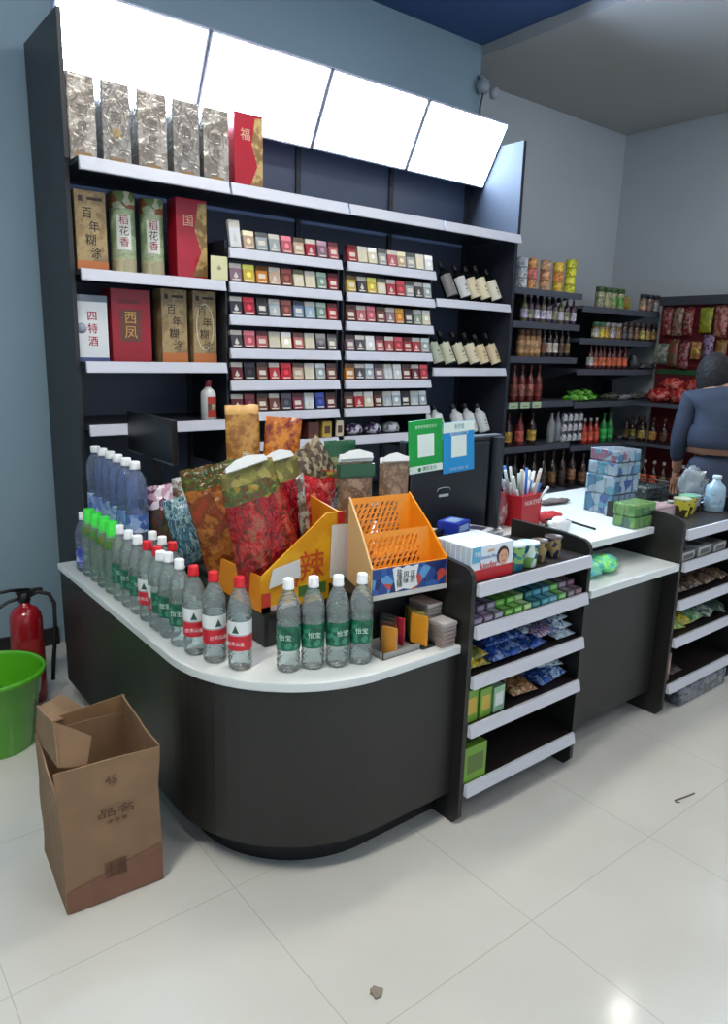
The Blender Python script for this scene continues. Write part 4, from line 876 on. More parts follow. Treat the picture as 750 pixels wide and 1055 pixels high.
text('kinder', .032, mat((196, 40, 40), .4), t, (-w*.10, -.082, hk*.42)); text('Schoko-Bons', .016, mat((60, 110, 170), .4), t, (-w*.08, -.082, hk*.66)); text('mini', .018, mat((220, 150, 40), .4), t, (-w*.06, -.082, hk*.84))
text('T8', .02, mat((225, 235, 240), .4), t, (-w*.40, -.082, hk*.78))
def tub(name, label, x, y, z, r, h, c, lid, cat='tub', up=1.1, cols=None):
    t = thing(name, label, cat, (x, y, z), random.uniform(0, 1))
    bm = B(); lathe(bm, [(r*.85, 0), (r*.88, .003), (r, h*.9), (r, h*.93)], 24); obj('tub', bm, prints(cols or [c, tuple(int(v*.75) for v in c), tuple(min(255, int(v*1.25+20)) for v in c)], 40, .25, bump=.1), t)
    bm = B(); lathe(bm, [(r*1.05, h*.92), (r*1.06, h*.93), (r*1.06, h*.99), (r*.98, h), (r*.96, h*.985), (.001, h*.985)], 24, cap1=False); obj('lid', bm, mat(lid, .3), t); return t
TL = [(40, 130, 120), (30, 90, 120), (120, 170, 90), (200, 220, 210)]
for i, (px, py, tp, r, c, lid, lb) in enumerate([(537, 589, 560, .037, TL, (190, 214, 210), 'teal chewing gum tub with clear lid on the sweets rack, left one'), (551, 585, 558, .036, TL[::-1], (196, 216, 216), 'teal chewing gum tub with clear lid on the sweets rack, right one'),
                                   (563, 580, 556, .028, [(90, 76, 60), (150, 130, 80), (70, 60, 50)], (96, 84, 74), 'brown and gold cup with dark lid on the sweets rack, left one'), (577, 575, 552, .030, [(40, 42, 70), (150, 130, 80), (50, 50, 80)], (84, 74, 70), 'navy and gold cup with dark lid at the rack end')]):
    p = oz(px, py, ZR); tp = min([k*.002 for k in range(20, 90)], key=lambda k: abs((lambda v: 527.5-FPX*(v.dot(CU))/(v.dot(CF)))(Vector((p.x, p.y+.03, ZR+k-CAM_H)))-tp))
    tub('sweets_tub', lb, p.x, p.y+.035, ZR, r, tp, c[0], lid, cols=c)
# small boxes behind
for i, (x, y, z, w, d, h, c, f, rz, lb) in enumerate([
    (1.665, 1.735, ZR, .07, .09, .105, (20, 22, 26), (200, 204, 200), .4, 'black and white small box on the sweets rack behind the chocolate box, left'),
    (1.785, 1.715, ZR, .10, .10, .085, (190, 200, 204), (40, 50, 80), .35, 'pale grey small box on the sweets rack under the blue one'),
    (1.885, 1.71, ZR, .08, .10, .085, (200, 206, 208), (60, 60, 90), .35, 'pale small box right of the blue box on the rack'),
    (1.765, 1.71, ZR+.087, .095, .08, .042, (30, 56, 168), (150, 180, 220), .3, 'bright blue box on top of the grey box by the screen')]):
    small_box('small_box', lb, 'box', x, y, z, w, d, h, c, rz, face=f, bev=.003)
for i in range(5):
    small_box('blue_packet', f'flat violet-blue packet lying behind the chocolate box, {["leftmost", "second", "middle", "fourth", "rightmost"][i]} of the row', 'packet', 1.90+.034*i, 1.625+.008*(i % 2), ZR, .028, .08, .022+.006*(i % 2), (44, 48, 140), .3, 'violet-blue packets on the rack', (120, 124, 200))
bm = B(); lathe(bm, [(.045, 0), (.055, .003), (.085, .016), (.088, .018), (.084, .016), (.055, .006), (.001, .005)], 30, cap1=False); tag(obj('white_dish', bm, WHITE, loc=(2.12, 1.90+.0, ZU-.001)), 'round white dish behind the blue packets on the rack', 'dish')
# pen cup
p = oz(539, 540, ZU)
t = thing('pen_cup', 'red square cup with white letters full of pens and straws beside the black screen', 'cup', (2.36, 1.90, ZU), .1)
RC = mat((176, 26, 36), .4)
bm = B(); prism(bm, [(-.065, 0), (.065, 0), (.075, .135), (-.075, .135)], -.05, .05, axis='y'); obj('cup', bm, RC, t)
text('NUR才FEI', .026, mat((214, 190, 190), .5), t, (0, -.052, .105), (PI/2, 0, 0))
for i in range(34):
    a, b_ = random.uniform(-.055, .055), random.uniform(-.04, .04); L = random.uniform(.06, .15)
    bm = B(); tube(bm, [(a, b_, .1), (a*1.9+random.uniform(-.02, .02), b_*1.4, .1+L)], .006, 7)
    c, nm = [((206, 210, 208), 'straw'), ((200, 204, 214), 'straw'), ((170, 184, 180), 'straw'), ((60, 110, 190), 'pen'), ((190, 196, 190), 'straw'), ((180, 170, 160), 'straw')][i % 6]
    o = obj(nm, bm, mat(c, .35), loc=(2.36, 1.90, ZU)); tag(o, f'{"blue pen" if nm == "pen" else "pale straw"} sticking out of the red cup beside the screen', nm, 'pens and straws in the red cup' if nm == 'straw' else 'blue pens in the red cup')
def lump(name, label, cat, loc, sx, sy, sz, m, seed=0, amp=.25, n=16, freq=2.2, rz=0):
    bm = B(); bmesh.ops.create_icosphere(bm, subdivisions=3, radius=1)
    for v in bm.verts:
        d = v.co.normalized(); k = 1+amp*noise.noise(d*freq+Vector((seed, 0, 0)))+amp*.5*noise.noise(d*freq*3+Vector((0, seed, 0)))
        v.co = Vector((d.x*k*sx, d.y*k*sy, max(-.92, d.z*k)*sz+.92*sz))
    o = obj(name, bm, m, loc=loc, smooth=True); o.rotation_euler.z = rz; return tag(o, label, cat)
lump('plastic_bag', 'white crumpled plastic bag in front of the red cup on the low counter', 'bag', (2.37, 1.71, ZU), .05, .035, .035, mat((220, 224, 224), .3), 3, .6)
lump('red_pouch', 'red leather-like pouch lying right of the red cup on the low counter', 'pouch', (2.50, 1.86, ZU), .07, .04, .025, mat((180, 40, 44), .4), 5, .3)
lump('snack_bag', 'pink and clear snack bag leaning between the black screen and red cup', 'snack bag', (2.25, 1.93, ZU), .045, .03, .08, prints([(170, 110, 112), (150, 60, 66), (190, 170, 168)], 40, .2, 21), 6, .3)
lump('plush_flower', 'small yellow and dark ornament standing right of the black screen top', 'ornament', (2.27, 2.02, ZU), .03, .025, .125, prints([(150, 140, 60), (90, 96, 50), (176, 160, 110), (60, 60, 50)], 50, .5, 22), 8, .5)
t = thing('small_dark_bottle', 'tiny dark bottle standing in front of the red cup', 'bottle', (2.325, 1.74, ZU)); bm = B(); lathe(bm, [(.01, 0), (.011, .004), (.011, .03), (.005, .04)], 14); obj('bottle_body', bm, BLACK, t); bm = B(); lathe(bm, [(.006, .038), (.006, .05)], 12); obj('cap', bm, mat((60, 60, 64), .4), t)
bm = B(); tube(bm, [(2.42, 1.90, ZU+.01), (2.48, 1.78, ZU+.035), (2.52, 1.72, ZU+.018), (2.55, 1.66, ZU+.006)], .005); tag(obj('scanner_cable', bm, BLACK), 'thin black cable beside the white crumpled bag', 'cable')
lump('leaf_scrap', 'flat grey-brown cloth strip on the low counter behind the cup', 'cloth', (2.86, 2.10, ZU), .10, .03, .012, mat((110, 100, 96), .8), 9, .5)

# gum and sweets on the rack shelves
cnt = {}
def nth(k): cnt[k] = cnt.get(k, 0)+1; return cnt[k]-1
gumc = [((110, 92, 118), 'mauve grey'), ((120, 104, 124), 'mauve'), ((134, 130, 140), 'grey'), ((96, 160, 60), 'green'), ((110, 176, 70), 'bright green'), ((150, 190, 120), 'pale green'), ((40, 110, 110), 'teal'), ((60, 134, 150), 'blue teal'), ((90, 150, 160), 'light teal'), ((110, 170, 90), 'leaf green'), ((128, 112, 120), 'grey pink'), ((120, 90, 100), 'dull plum')]
for i, (c, nm) in enumerate(gumc):
    x = 1.625+i*.0475
    for k, (y, z, r) in enumerate([(1.475, .7, .0), (1.548, .7, .0), (1.512, .7235, .05)]):
        small_box('gum_pack', f'{nm} flat gum pack, {["front", "rear", "upper"][k]} one in its column on the second rack shelf', 'gum pack', x, y, z-.0014, .041, .066, .0215, c, random.uniform(-.08, .08), 'gum packs on the second rack shelf', tuple(min(230, v+50) for v in c))
def flatbag(label, px, Y, z, w, d, h, cols, seed, rz=0, plane=1.47, name='sweet_bag', x=None, sc=40):
    xx = x if x is not None else oy(px, 650, plane).x
    bm = bag_mesh(w, d, h, seed, (), nx=10, nz=10, wr=.006)
    o = obj(name, bm, prints(cols, sc, .2, seed, bump=.7, vor=False), loc=(xx, Y, z+h*.5+.003)); o.rotation_euler = (-PI/2+.12, 0, rz); o.location.y = Y
    return tag(o, label, 'sweet bag')
def flat2(*a, **k):
    o = flatbag(*a, **k); return o
Z3, Z4, Z5 = .5262, .3562, .1413
BL = [(24, 60, 140), (50, 100, 190), (20, 40, 96), (120, 150, 200)]
YB = [(200, 170, 30), (220, 190, 60), (150, 130, 30), (90, 110, 50)]
TB = [(40, 110, 120), (170, 190, 200), (200, 210, 214), (50, 90, 140)]
RB = [(190, 80, 80), (200, 160, 160), (40, 70, 140), (210, 200, 200)]
# (flat bags lie with their length running back into the shelf)
def lying(label, x, y, z, w, d, h, cols, seed, rz=0, sc=40, tilt=.10):
    bm = bag_mesh(w, d, h, seed, (), nx=10, nz=10, wr=.006)
    bmesh.ops.rotate(bm, verts=bm.verts, cent=(0, 0, 0), matrix=Matrix.Rotation(-PI/2, 3, 'X'))
    zmin = min(v.co.z for v in bm.verts); bmesh.ops.translate(bm, verts=bm.verts, vec=(0, 0, -zmin))
    o = obj('sweet_bag', bm, prints(cols, sc, .2, seed, bump=.7, vor=False), loc=(x, y, z)); o.rotation_euler = (tilt, 0, rz)
    return tag(o, label, 'sweet bag')
lying('yellow sweet bag at the left end of the third rack shelf, on top', 1.655, 1.46, Z3+.028, .10, .15, .035, YB, 1, .1); lying('yellow sweet bag at the left end of the third rack shelf, underneath', 1.655, 1.455, Z3, .10, .16, .03, YB, 2, -.1)
for i in range(3):
    lying(f'blue sweet bag mid third rack shelf, lower, {["left", "centre", "right"][i]}', 1.765+i*.095, 1.45, Z3, .105, .17, .035, BL, 3+i, .08*i)
    lying(f'blue sweet bag mid third rack shelf, upper, {["left", "centre", "right"][i]}', 1.775+i*.093, 1.49, Z3+.036, .105, .15, .035, BL if i < 2 else TB, 7+i, -.06*i)
lying('red and white sweet bag at the front of the third rack shelf', 2.0, 1.45, Z3+.036, .11, .10, .03, RB, 12, .1)
for i in range(3): lying(f'white-teal sweet bag at the third shelf right end, {["bottom", "middle", "top"][i]} of the pile', 2.115-.005*i, 1.455+.012*i, Z3+.028*i, .11, .15, .027, TB, 14+i, .07*i)
GB_ = (112, 160, 52)
for i in range(3):
    o = small_box('green_box', f'{"white-faced" if i == 2 else "lime green"} tall tea box at the left of the fourth rack shelf, {["leftmost", "middle", "rightmost"][i]}', 'box', 1.628+i*.066, 1.50, Z4, .056, .10, .115-.012*i, GB_ if i < 2 else (150, 190, 150), .03, face=(200, 170, 60) if i < 2 else (220, 226, 224))
for i, (x, cols, nm, y) in enumerate([(1.845, [(30, 34, 60), (60, 50, 70), (20, 22, 40)], 'dark plum', 1.50), (1.905, [(150, 110, 60), (200, 180, 130), (120, 50, 40), (190, 150, 90)], 'gold and brown', 1.455), (1.955, [(36, 40, 70), (70, 60, 90)], 'dark navy', 1.53), (2.045, BL, 'bright blue', 1.46), (2.12, [(40, 110, 190), (170, 200, 220), (30, 80, 150)], 'light blue', 1.47)]):
    lying(f'{nm} sweet bag on the fourth rack shelf', x, y, Z4, .10 if nm != 'gold and brown' else .12, .13, .045, cols, 20+i, .15 if i > 2 else -.1)
lying('blue and white sweet bag on top of others on the fourth rack shelf', 2.085, 1.49, Z4+.045, .11, .12, .035, TB, 26, -.3)
small_box('green_box', 'lime green box with leaf print alone on the bottom rack shelf', 'box', 1.652, 1.50, Z5, .105, .12, .13, GB_, 0, face=(84, 110, 50))

# ------------------------------------------------------------------ drinks on the low counter
def cell_pack(label, x, y, z, nx, ny, cw, cdp, ch, cols, top, seed, rz=0, name='drink_pack', rnd=.006):
    t = thing(name, label, 'drink pack', (x, y, z), rz); W_, D_ = nx*cw, ny*cdp
    for i in range(nx):
        for j in range(ny):
            bm = B(); box(bm, -W_/2+i*cw+.001, -W_/2+(i+1)*cw-.001, -D_/2+j*cdp+.001, -D_/2+(j+1)*cdp-.001, 0, ch, 0, rnd)
            box(bm, -W_/2+(i+.05)*cw, -W_/2+(i+.95)*cw, -D_/2+(j+.05)*cdp, -D_/2+(j+.95)*cdp, ch, ch+.0012, 1); box(bm, -W_/2+(i+.12)*cw, -W_/2+(i+.88)*cw, -D_/2+j*cdp-.0004, -D_/2+j*cdp+.002, ch*.72, ch*.97, 1)
            obj('drink_box', bm, [prints(cols, 24, .3, seed+i, bump=.1, stretch=(1, 1, .8)), mat(top, .3)], t)
    bm = B(); box(bm, -W_/2-.001, W_/2+.001, -D_/2-.001, D_/2+.001, .001, ch+.002, 0, .006); obj('film', bm, clear((235, 245, 250), .06, gloss=.3), t)
    return t
BW = [(70, 150, 190), (120, 196, 214), (222, 232, 236), (70, 110, 190), (214, 226, 232), (60, 160, 180)]; PK = [(110, 176, 200), (214, 226, 232), (196, 90, 130), (222, 228, 234), (90, 160, 200)]
for i, (dx, z, ch, cols, tp, w_) in enumerate([(0, ZU, .088, BW, (196, 210, 220), .21), (.005, ZU+.092, .084, BW, (206, 220, 226), .225), (.01, ZU+.180, .055, BW, (200, 214, 222), .215), (.012, ZU+.239, .05, PK, (226, 230, 234), .20)]):
    cell_pack(f'blue and white wrapped pack of drink cartons, {["bottom", "second from bottom", "second from top", "top"][i]} of the stack', 2.945+dx, 1.86, z, 4, 3, w_/4*.84, .05, ch, cols, tp, 30+i, rz=-.02*i)
GP = [(120, 190, 60), (170, 214, 110), (90, 150, 110), (160, 210, 90)]
cell_pack('bright green wrapped drink pack on the low counter, lower of two', 2.785, 1.63, ZU, 4, 2, .042, .05, .045, GP, (150, 200, 90), 40)
cell_pack('bright green wrapped drink pack on the low counter, upper of two', 2.785, 1.635, ZU+.049, 4, 2, .041, .05, .05, GP, (170, 214, 90), 44)
for i, (x, c) in enumerate([(2.35, [(90, 200, 180), (130, 224, 170), (120, 210, 230)]), (2.46, [(110, 220, 140), (150, 236, 110), (90, 200, 190)])]):
    lump('netted_pack', f'shiny {"teal" if i == 0 else "green"} netted pack lying on the lower white shelf, {["left", "right"][i]} one', 'netted pack', (x, 1.56, .702), .068, .06, .034, prints(c, 60, .18, 50+i, bump=.8), 50+i, .25)
# behind: dark device, brown bottle, cloth
t = thing('dark_basket', 'dark green wire basket with small packets behind the green drink packs', 'basket', (3.33, 1.90, ZU)); DG = mat((44, 54, 54), .5)
bm = B(); box(bm, -.10, .10, -.06, .06, 0, .006)
for k in range(5): z = .012+.02*k; tube(bm, [(-.1, -.06, z), (.1, -.06, z), (.1, .06, z), (-.1, .06, z), (-.1, -.06, z)], .003, 5)
for k in range(11): box(bm, -.1+.02*k-.0015, -.1+.02*k+.0015, -.062, -.059, 0, .095); box(bm, -.1+.02*k-.0015, -.1+.02*k+.0015, .059, .062, 0, .095)
obj('wire_frame', bm, DG, t); bm = B(); box(bm, -.08, .08, -.045, .045, .008, .07, 0, .01); obj('liner', bm, prints([(60, 70, 66), (40, 46, 46), (110, 116, 110)], 50, .4, 60), t)
lump('white_cloth', 'white folded plastic bag lying behind the dark wire basket', 'bag', (3.40, 2.03, ZU), .07, .03, .085, mat((196, 200, 200), .5), 61, .4, rz=.3)
def juice(label, x, y, z, H, r, gl, lc, cap, name='juice_bottle'):
    t = thing(name, label, 'bottle', (x, y, z)); k = H/.2
    bm = B(); lathe(bm, [(r*.9, 0), (r, .005), (r, .12*k), (r*.9, .14*k), (r*.42, .165*k), (r*.38, .18*k)], 18); obj('bottle_body', bm, mat(gl, .15, coat=.4), t)
    bm = B(); lathe(bm, [(r*1.01, .03*k), (r*1.01, .10*k)], 18, cap0=False, cap1=False); obj('label', bm, prints(lc, 50, .4, 62), t)
    bm = B(); lathe(bm, [(r*.45, .178*k), (r*.45, .198*k), (r*.4, .2*k)], 14); obj('cap', bm, mat(cap, .4), t); return t
juice('amber bottle with tan label standing between drink stack and wire basket', 3.065, 1.90, ZU, .115, .024, (120, 66, 30), [(170, 120, 60), (140, 90, 50)], (190, 170, 130))
juice('yellow-brown bottle standing close to the dark wire basket', 3.11, 1.86, ZU, .105, .018, (130, 96, 40), [(180, 150, 70), (150, 110, 60)], (150, 130, 90))
# right rack
XB = 2.848
small_box('pink_carton', 'pale pink low carton at the left end of the right-hand rack top', 'box', 3.0, 1.66, ZR, .16, .10, .055, (190, 160, 164), 0, face=(206, 184, 186))
for i, (x, c, lb) in enumerate([(3.115, (196, 186, 60), 'yellow tub with dark bear-like blobs and pale lid'), (3.20, (206, 196, 50), 'brighter yellow tub with dark blobs and green lid'), (3.285, (150, 150, 140), 'grey clear tub with pale lid')]):
    tub('sweets_tub', lb+' on the right-hand rack top', x, 1.60+.02*i, ZR, .037, .085-.01*(i == 2), c, [(170, 180, 150), (110, 170, 130), (140, 160, 170)][i], cols=[c, (60, 50, 30), c, tuple(int(v*.9) for v in c)])
for i in range(3): small_box('white_box', f'white and grey flat box on the second shelf of the right rack, {["left", "middle", "right"][i]}', 'box', 2.93+i*.14, 1.50, .6972, .12, .10, .035+.006*(i % 2), (176, 178, 176), .05, face=(110, 104, 100))
for i in range(4): lying(f'brown snack bag on the third shelf of the right rack, {["leftmost", "second", "third", "rightmost"][i]}', 2.93+i*.13, 1.46, Z3, .12, .16, .05, [(100, 78, 66), (130, 104, 84), (70, 54, 48)], 70+i, .1*i-.1)
for i, (x, cl, nm) in enumerate([(2.915, [(150, 170, 70), (180, 190, 110), (110, 140, 50)], 'olive green'), (3.0, [(190, 180, 40), (210, 200, 80), (150, 140, 40)], 'yellow'), (3.11, [(70, 120, 70), (100, 150, 90), (140, 170, 140)], 'green'), (3.24, [(90, 130, 90), (170, 180, 170), (60, 90, 70)], 'green and white'), (3.36, [(80, 100, 90), (60, 80, 70)], 'dark green')]):
    o = lying(f'{nm} snack bag on the fourth shelf of the right rack', x, 1.46, Z4, .12, .15, .06, cl, 80+i, .2*i-.3)
small_box('brown_carton', 'narrow brown carton at the left end of the right rack bottom shelf', 'box', 2.90, 1.52, Z5, .04, .12, .13, (140, 110, 96), 0, face=(170, 140, 120))
lying('brown snack bag low on the right rack bottom shelf', 2.985, 1.46, Z5, .10, .14, .04, [(110, 84, 70), (60, 50, 44)], 90)
cell = thing('can_tray', 'shrink-wrapped silver and black can tray on the floor under the right rack', 'can tray', (3.20, 1.52, 0))
for i in range(7):
    for j in range(3):
        bm = B(); lathe(bm, [(.024, 0), (.028, .006), (.028, .074), (.023, .082), (.021, .082)], 12, cx=-.18+.06*i, cy=-.06+.06*j); obj('can', bm, prints([(150, 152, 160), (60, 60, 70), (180, 182, 188)], 50, .3, 95, bump=.1), cell)
bm = B(); box(bm, -.212, .212, -.092, .092, .001, .086, 0, .01); obj('film', bm, clear((235, 238, 245), .12, gloss=.4), cell)
# clear plastic jug in a bag at the right edge
lump('clear_bag', 'crumpled clear plastic bag standing at the right edge before the person', 'bag', (3.37, 1.69, .838), .07, .05, .10, clear((215, 228, 232), .3, .1, .4), 66, .6)
p = oz(742, 528, .836); juice_ = juice('pale blue clear plastic jug on the right rack at the picture edge', 3.365, 1.575, ZR, .17, .045, (150, 180, 196), [(150, 176, 190), (120, 150, 170)], (190, 200, 206), name='plastic_jug')
# ------------------------------------------------------------------ far shelving
FY, FB = 3.5, 3.97
Z1 = [1.997, 1.765, 1.516, 1.187, .850, .48]; Z2 = [1.914, 1.669, 1.429, 1.169, .816, .454]
XA, XM, XE = 3.92, 4.90, 6.02
FSH = mat((78, 84, 96), .4, name='far_shelf_grey'); FBK = mat((30, 33, 40), .5)
def far_unit(label, x0, x1, zs):
    t = thing('far_shelving', label, 'shelving', (0, 0, 0))
    bm = B(); box(bm, x0, x1, 3.98, 4.0, .05, zs[0]+.02); obj('back_panel', bm, FBK, t)
    for xx in (x0, x1-.02):
        bm = B(); prism(bm, [(FY+.10, 0), (FY+.10, .12), (3.9, .2), (3.9, zs[0]), (3.98, zs[0]), (3.98, 0)], xx, xx+.02, axis='x'); obj('upright', bm, FBK, t)
    for i, z in enumerate(zs):
        bm = B(); box(bm, x0+.01, x1-.01, FY+.01, 3.98, z-.022, z); s = obj('shelf', bm, FSH, t)
        bm = B(); box(bm, x0+.01, x1-.01, FY, FY+.01, z-.045, z+.002, 0, .003); obj('price_rail', bm, FSH, s)
        for xx in (x0+.03, x1-.045):
            bm = B(); prism(bm, [(FY+.05, z-.024), (3.98, z-.024), (3.98, z-.12)], xx, xx+.012, axis='x'); obj('bracket', bm, FSH, s)
    bm = B(); box(bm, x0, x1, FY+.06, FY+.08, 0, .12); obj('kick_plate', bm, FBK, t); return t
LEFT_BAY = far_unit('far grey shelving left bay with cans on top, right of the tall shelving', XA, XM, Z1)
far_unit('far grey shelving right bay with jars on top, in the corner', XM, XE, Z2)
for px in (529, 541, 553):
    p = oy(px, 418, FY-.004); bm = B(); box(bm, -.05, .05, -.002, .0, -.04, .004); box(bm, -.03, .03, -.0028, -.002, -.028, -.022, 1)
    tg = obj('price_tag', bm, [mat((190, 214, 176), .5), mat((90, 110, 90), .5)], LEFT_BAY, (p.x, FY-.002, Z1[3]-.004)); tg['label'] = 'pale green price tag'
FM = {}
def lathe_mesh(name, prof, mis, mats, seg=14):
    bm = B(); lathe(bm, prof, seg, mis); bmesh.ops.recalc_face_normals(bm, faces=bm.faces); me = bpy.data.meshes.new(name); bm.to_mesh(me); bm.free()
    for m in mats: me.materials.append(m)
    return me
def fbottle(col, lab, cap, H=.25, r=.032, kind='b'):
    key = (col, lab, cap, H, r, kind)
    if key in FM: return FM[key]
    ms = [mat(col, .15, coat=.4), prints([lab, tuple(int(v*.75) for v in lab), tuple(min(240, int(v*1.15+10)) for v in lab)], 60, .4, bump=.05), mat(cap, .4)]
    if kind == 'b': prof = [(r*.9, 0), (r, .006), (r, H*.14), (r*1.01, H*.15), (r*1.01, H*.46), (r, H*.47), (r, H*.56), (r*.75, H*.66), (r*.36, H*.75), (r*.33, H*.88), (r*.4, H*.885), (r*.4, H*.98), (r*.35, H)]; mi = [0, 0, 0, 1, 0, 0, 0, 0, 0, 2, 2, 2]
    elif kind == 'j': prof = [(r*.9, 0), (r, .006), (r, H*.12), (r*1.01, H*.13), (r*1.01, H*.6), (r, H*.61), (r, H*.7), (r*.85, H*.77), (r*.95, H*.78), (r*.95, H*.98), (r*.9, H)]; mi = [0, 0, 0, 1, 0, 0, 0, 2, 2, 2]
    else: prof = [(r*.95, 0), (r, .004), (r, H*.08), (r, H*.9), (r, H*.97), (r*.95, H)]; mi = [2, 2, 1, 2, 2]
    FM[key] = lathe_mesh('bottle', prof, mi, ms); return FM[key]
POSW = lambda i, n: 'leftmost' if i == 0 else ('rightmost' if i == n-1 else ORD[i]+' from left')
def frow(name, desc, cat, where, pxs, z, yb, mesh_fn, plane=None, rowlab=None):
    n = len(pxs)
    for i, px in enumerate(pxs):
        p = oy(px, 400, yb); o = bpy.data.objects.new(name, mesh_fn(i)); COL.objects.link(o); o.location = (p.x, yb, z+.001); o.rotation_euler.z = random.uniform(0, 6)
        tag(o, f'{desc} {where}, {POSW(i, n)}', cat, f'{desc}s {where}')
def lin(a, b, n): return [a+(b-a)*i/(n-1) for i in range(n)]
W1 = 'on the far left bay'
# cans stacked in columns on top
cans = [(537, 3, ((196, 200, 206), (206, 210, 214), (150, 160, 170)), 'silver white'), (547, 3, ((214, 150, 90), (220, 120, 110), (190, 110, 80)), 'pink and orange'), (561, 3, ((206, 160, 120), (210, 150, 110), (170, 120, 90)), 'peach'), (574.5, 3, ((226, 176, 60), (226, 140, 70), (200, 150, 60)), 'yellow-orange'), (587, 4, ((214, 214, 50), (220, 216, 70), (176, 176, 40)), 'bright yellow')]
for i, (px, n, c, nm) in enumerate(cans):
    p = oy(px, 290, 3.58); H = .062 if n == 4 else .072
    for j in range(n):
        o = bpy.data.objects.new('food_can', fbottle(c[0], c[0] if j != 1 else c[1], c[2], H, .041, 'c')); COL.objects.link(o); o.location = (p.x, 3.58, Z1[0]+.001+j*(H+.0005)); o.rotation_euler.z = i+j
        tag(o, f'{nm} food can on top of the far left bay, {["bottom", "second", "third", "topmost"][j]} in its column', 'can', 'stacked cans on the far shelving')
frow('sauce_bottle', 'small bottle with white-violet label', 'bottle', 'on far left bay second shelf', [534, 540, 546.5, 553, 559, 565, 571, 577, 583.5], Z1[1], 3.58, lambda i: fbottle((70, 50, 70) if i % 3 else (90, 90, 60), [(186, 176, 200), (200, 196, 210), (150, 150, 120)][(i*2) % 3 if i < 4 else 2 if i % 2 else 1], (180, 170, 180), .205, .027))
frow('sauce_carton', 'tan oval-printed jar', 'jar', 'on far left bay third shelf', [533, 538.5, 544, 549.5], Z1[2], 3.57, lambda i: fbottle((150, 110, 70), (176, 136, 96), (90, 60, 44), .20, .03, 'j'))
frow('sauce_bottle', 'dark soy bottle', 'bottle', 'on far left bay third shelf', [556, 562, 568, 574, 580], Z1[2], 3.57, lambda i: fbottle((36, 22, 20), [(110, 60, 50), (186, 176, 160), (190, 186, 176), (90, 60, 50), (120, 100, 60)][i], (50, 20, 24), .235, .026))
frow('vinegar_bottle', 'tall red-brown bottle', 'bottle', 'on far left bay fourth shelf', [529, 537, 545.5, 554], Z1[3], 3.57, lambda i: fbottle((104, 40, 34), [(120, 60, 50), (150, 90, 80), (160, 96, 84), (130, 50, 44)][i], (120, 40, 40), .27, .03))
for i, (px, y, s) in enumerate([(590, 3.62, .10), (598, 3.60, .09), (607, 3.64, .08), (594, 3.66, .09), (602, 3.70, .08)]):
    p = oy(px, 405, y); lump('green_packet', f'bright green shiny packet in the pile on the fourth far shelf, {["leftmost", "middle front", "rightmost", "rear left", "rear right"][i]}', 'packet', (p.x, y, (Z1[3] if p.x < XM else Z2[3]+.0)+.002+(.035 if i > 2 else 0)), s, .06, .028, prints([(70, 150, 40), (110, 190, 60), (50, 110, 40), (150, 210, 110)], 36, .2, 100), 100+i, .4)
frow('sauce_bottle', 'dark bottle with bright round label', 'bottle', 'on far left bay fifth shelf', [526, 538.5, 551], Z1[4], 3.57, lambda i: fbottle((50, 20, 20) if i != 1 else (120, 36, 40), [(190, 150, 60), (200, 90, 80), (200, 170, 70)][i], (40, 20, 20), .25, .034))
CLB = clear((214, 222, 230), .3, .1, .5)
for i, (px, y) in enumerate([(567, 3.58), (573, 3.62)]):
    p = oy(px, 450, y); o = bpy.data.objects.new('glass_bottle', lathe_mesh('glass_bottle', [(.03, 0), (.034, .01), (.034, .14), (.02, .18), (.012, .2), (.012, .24)], [0]*5, [CLB])); COL.objects.link(o); o.location = (p.x, y, Z1[4]+.001)
    tag(o, f'clear empty-looking glass bottle on the fifth far shelf, {["front", "rear"][i]} one', 'bottle')
k = 0
for r_i, px in enumerate(lin(580, 596, 4)):
    for j in range(3):
        p = oy(px, 450, 3.58); bm = B(); lathe(bm, [(.022, 0), (.024, .004), (.024, .06), (.018, .07), (.018, .078)], 12)
        tag(obj('spice_jar', bm, prints([(180, 184, 192), (90, 92, 100), (206, 208, 214), (60, 60, 70)], 70, .25, 110), loc=(p.x, 3.58, Z1[4]+.001+.079*j)), f'silver-white patterned jar on fifth far shelf column {["one", "two", "three", "four"][r_i]}, {["bottom", "middle", "top"][j]}', 'jar', 'silver patterned jars')
W5 = Z2[4]
frow('sauce_bottle', 'red-orange bottle in clear wrap', 'bottle', 'beside green bottles on fifth far shelf', [606, 612, 618], W5, 3.57, lambda i: fbottle((150, 40, 30), (206, 84, 60), (180, 180, 180), .21, .030, 'b'))
frow('sauce_bottle', 'bright green bottle', 'bottle', 'beside red bottles on fifth far shelf', [625.5, 632.5], W5, 3.57, lambda i: fbottle((20, 110, 50), (50, 170, 84), (30, 100, 50), .25, .032))
p = oy(647, 452, 3.6); lying_far = lump('foil_packet', 'flat grey foil packet on the fifth far shelf', 'packet', (p.x, 3.6, W5+.001), .12, .08, .02, prints([(120, 124, 128), (160, 162, 164), (80, 84, 84)], 30, .25, 112, vor=False), 112, .4)
frow('sauce_bottle', 'dark bottle with yellow-tan label', 'bottle', 'on fifth far shelf right end', [650, 656, 662, 668], W5, 3.57, lambda i: fbottle((44, 26, 22), [(110, 100, 60), (170, 160, 80), (80, 50, 40), (180, 140, 70), (176, 110, 80)][i], (60, 40, 30), .20, .028))
frow('wine_bottle', 'dark bottle with gold-brown label', 'bottle', 'on far left bay bottom shelf', [527, 536, 546, 556, 566, 576, 586, 596], Z1[5], 3.57, lambda i: fbottle((40, 26, 20), [(60, 50, 44), (90, 70, 40), (150, 110, 60), (170, 130, 70), (60, 50, 40), (110, 80, 50), (50, 40, 36), (140, 100, 70)][i], (60, 50, 40), .30, .036))
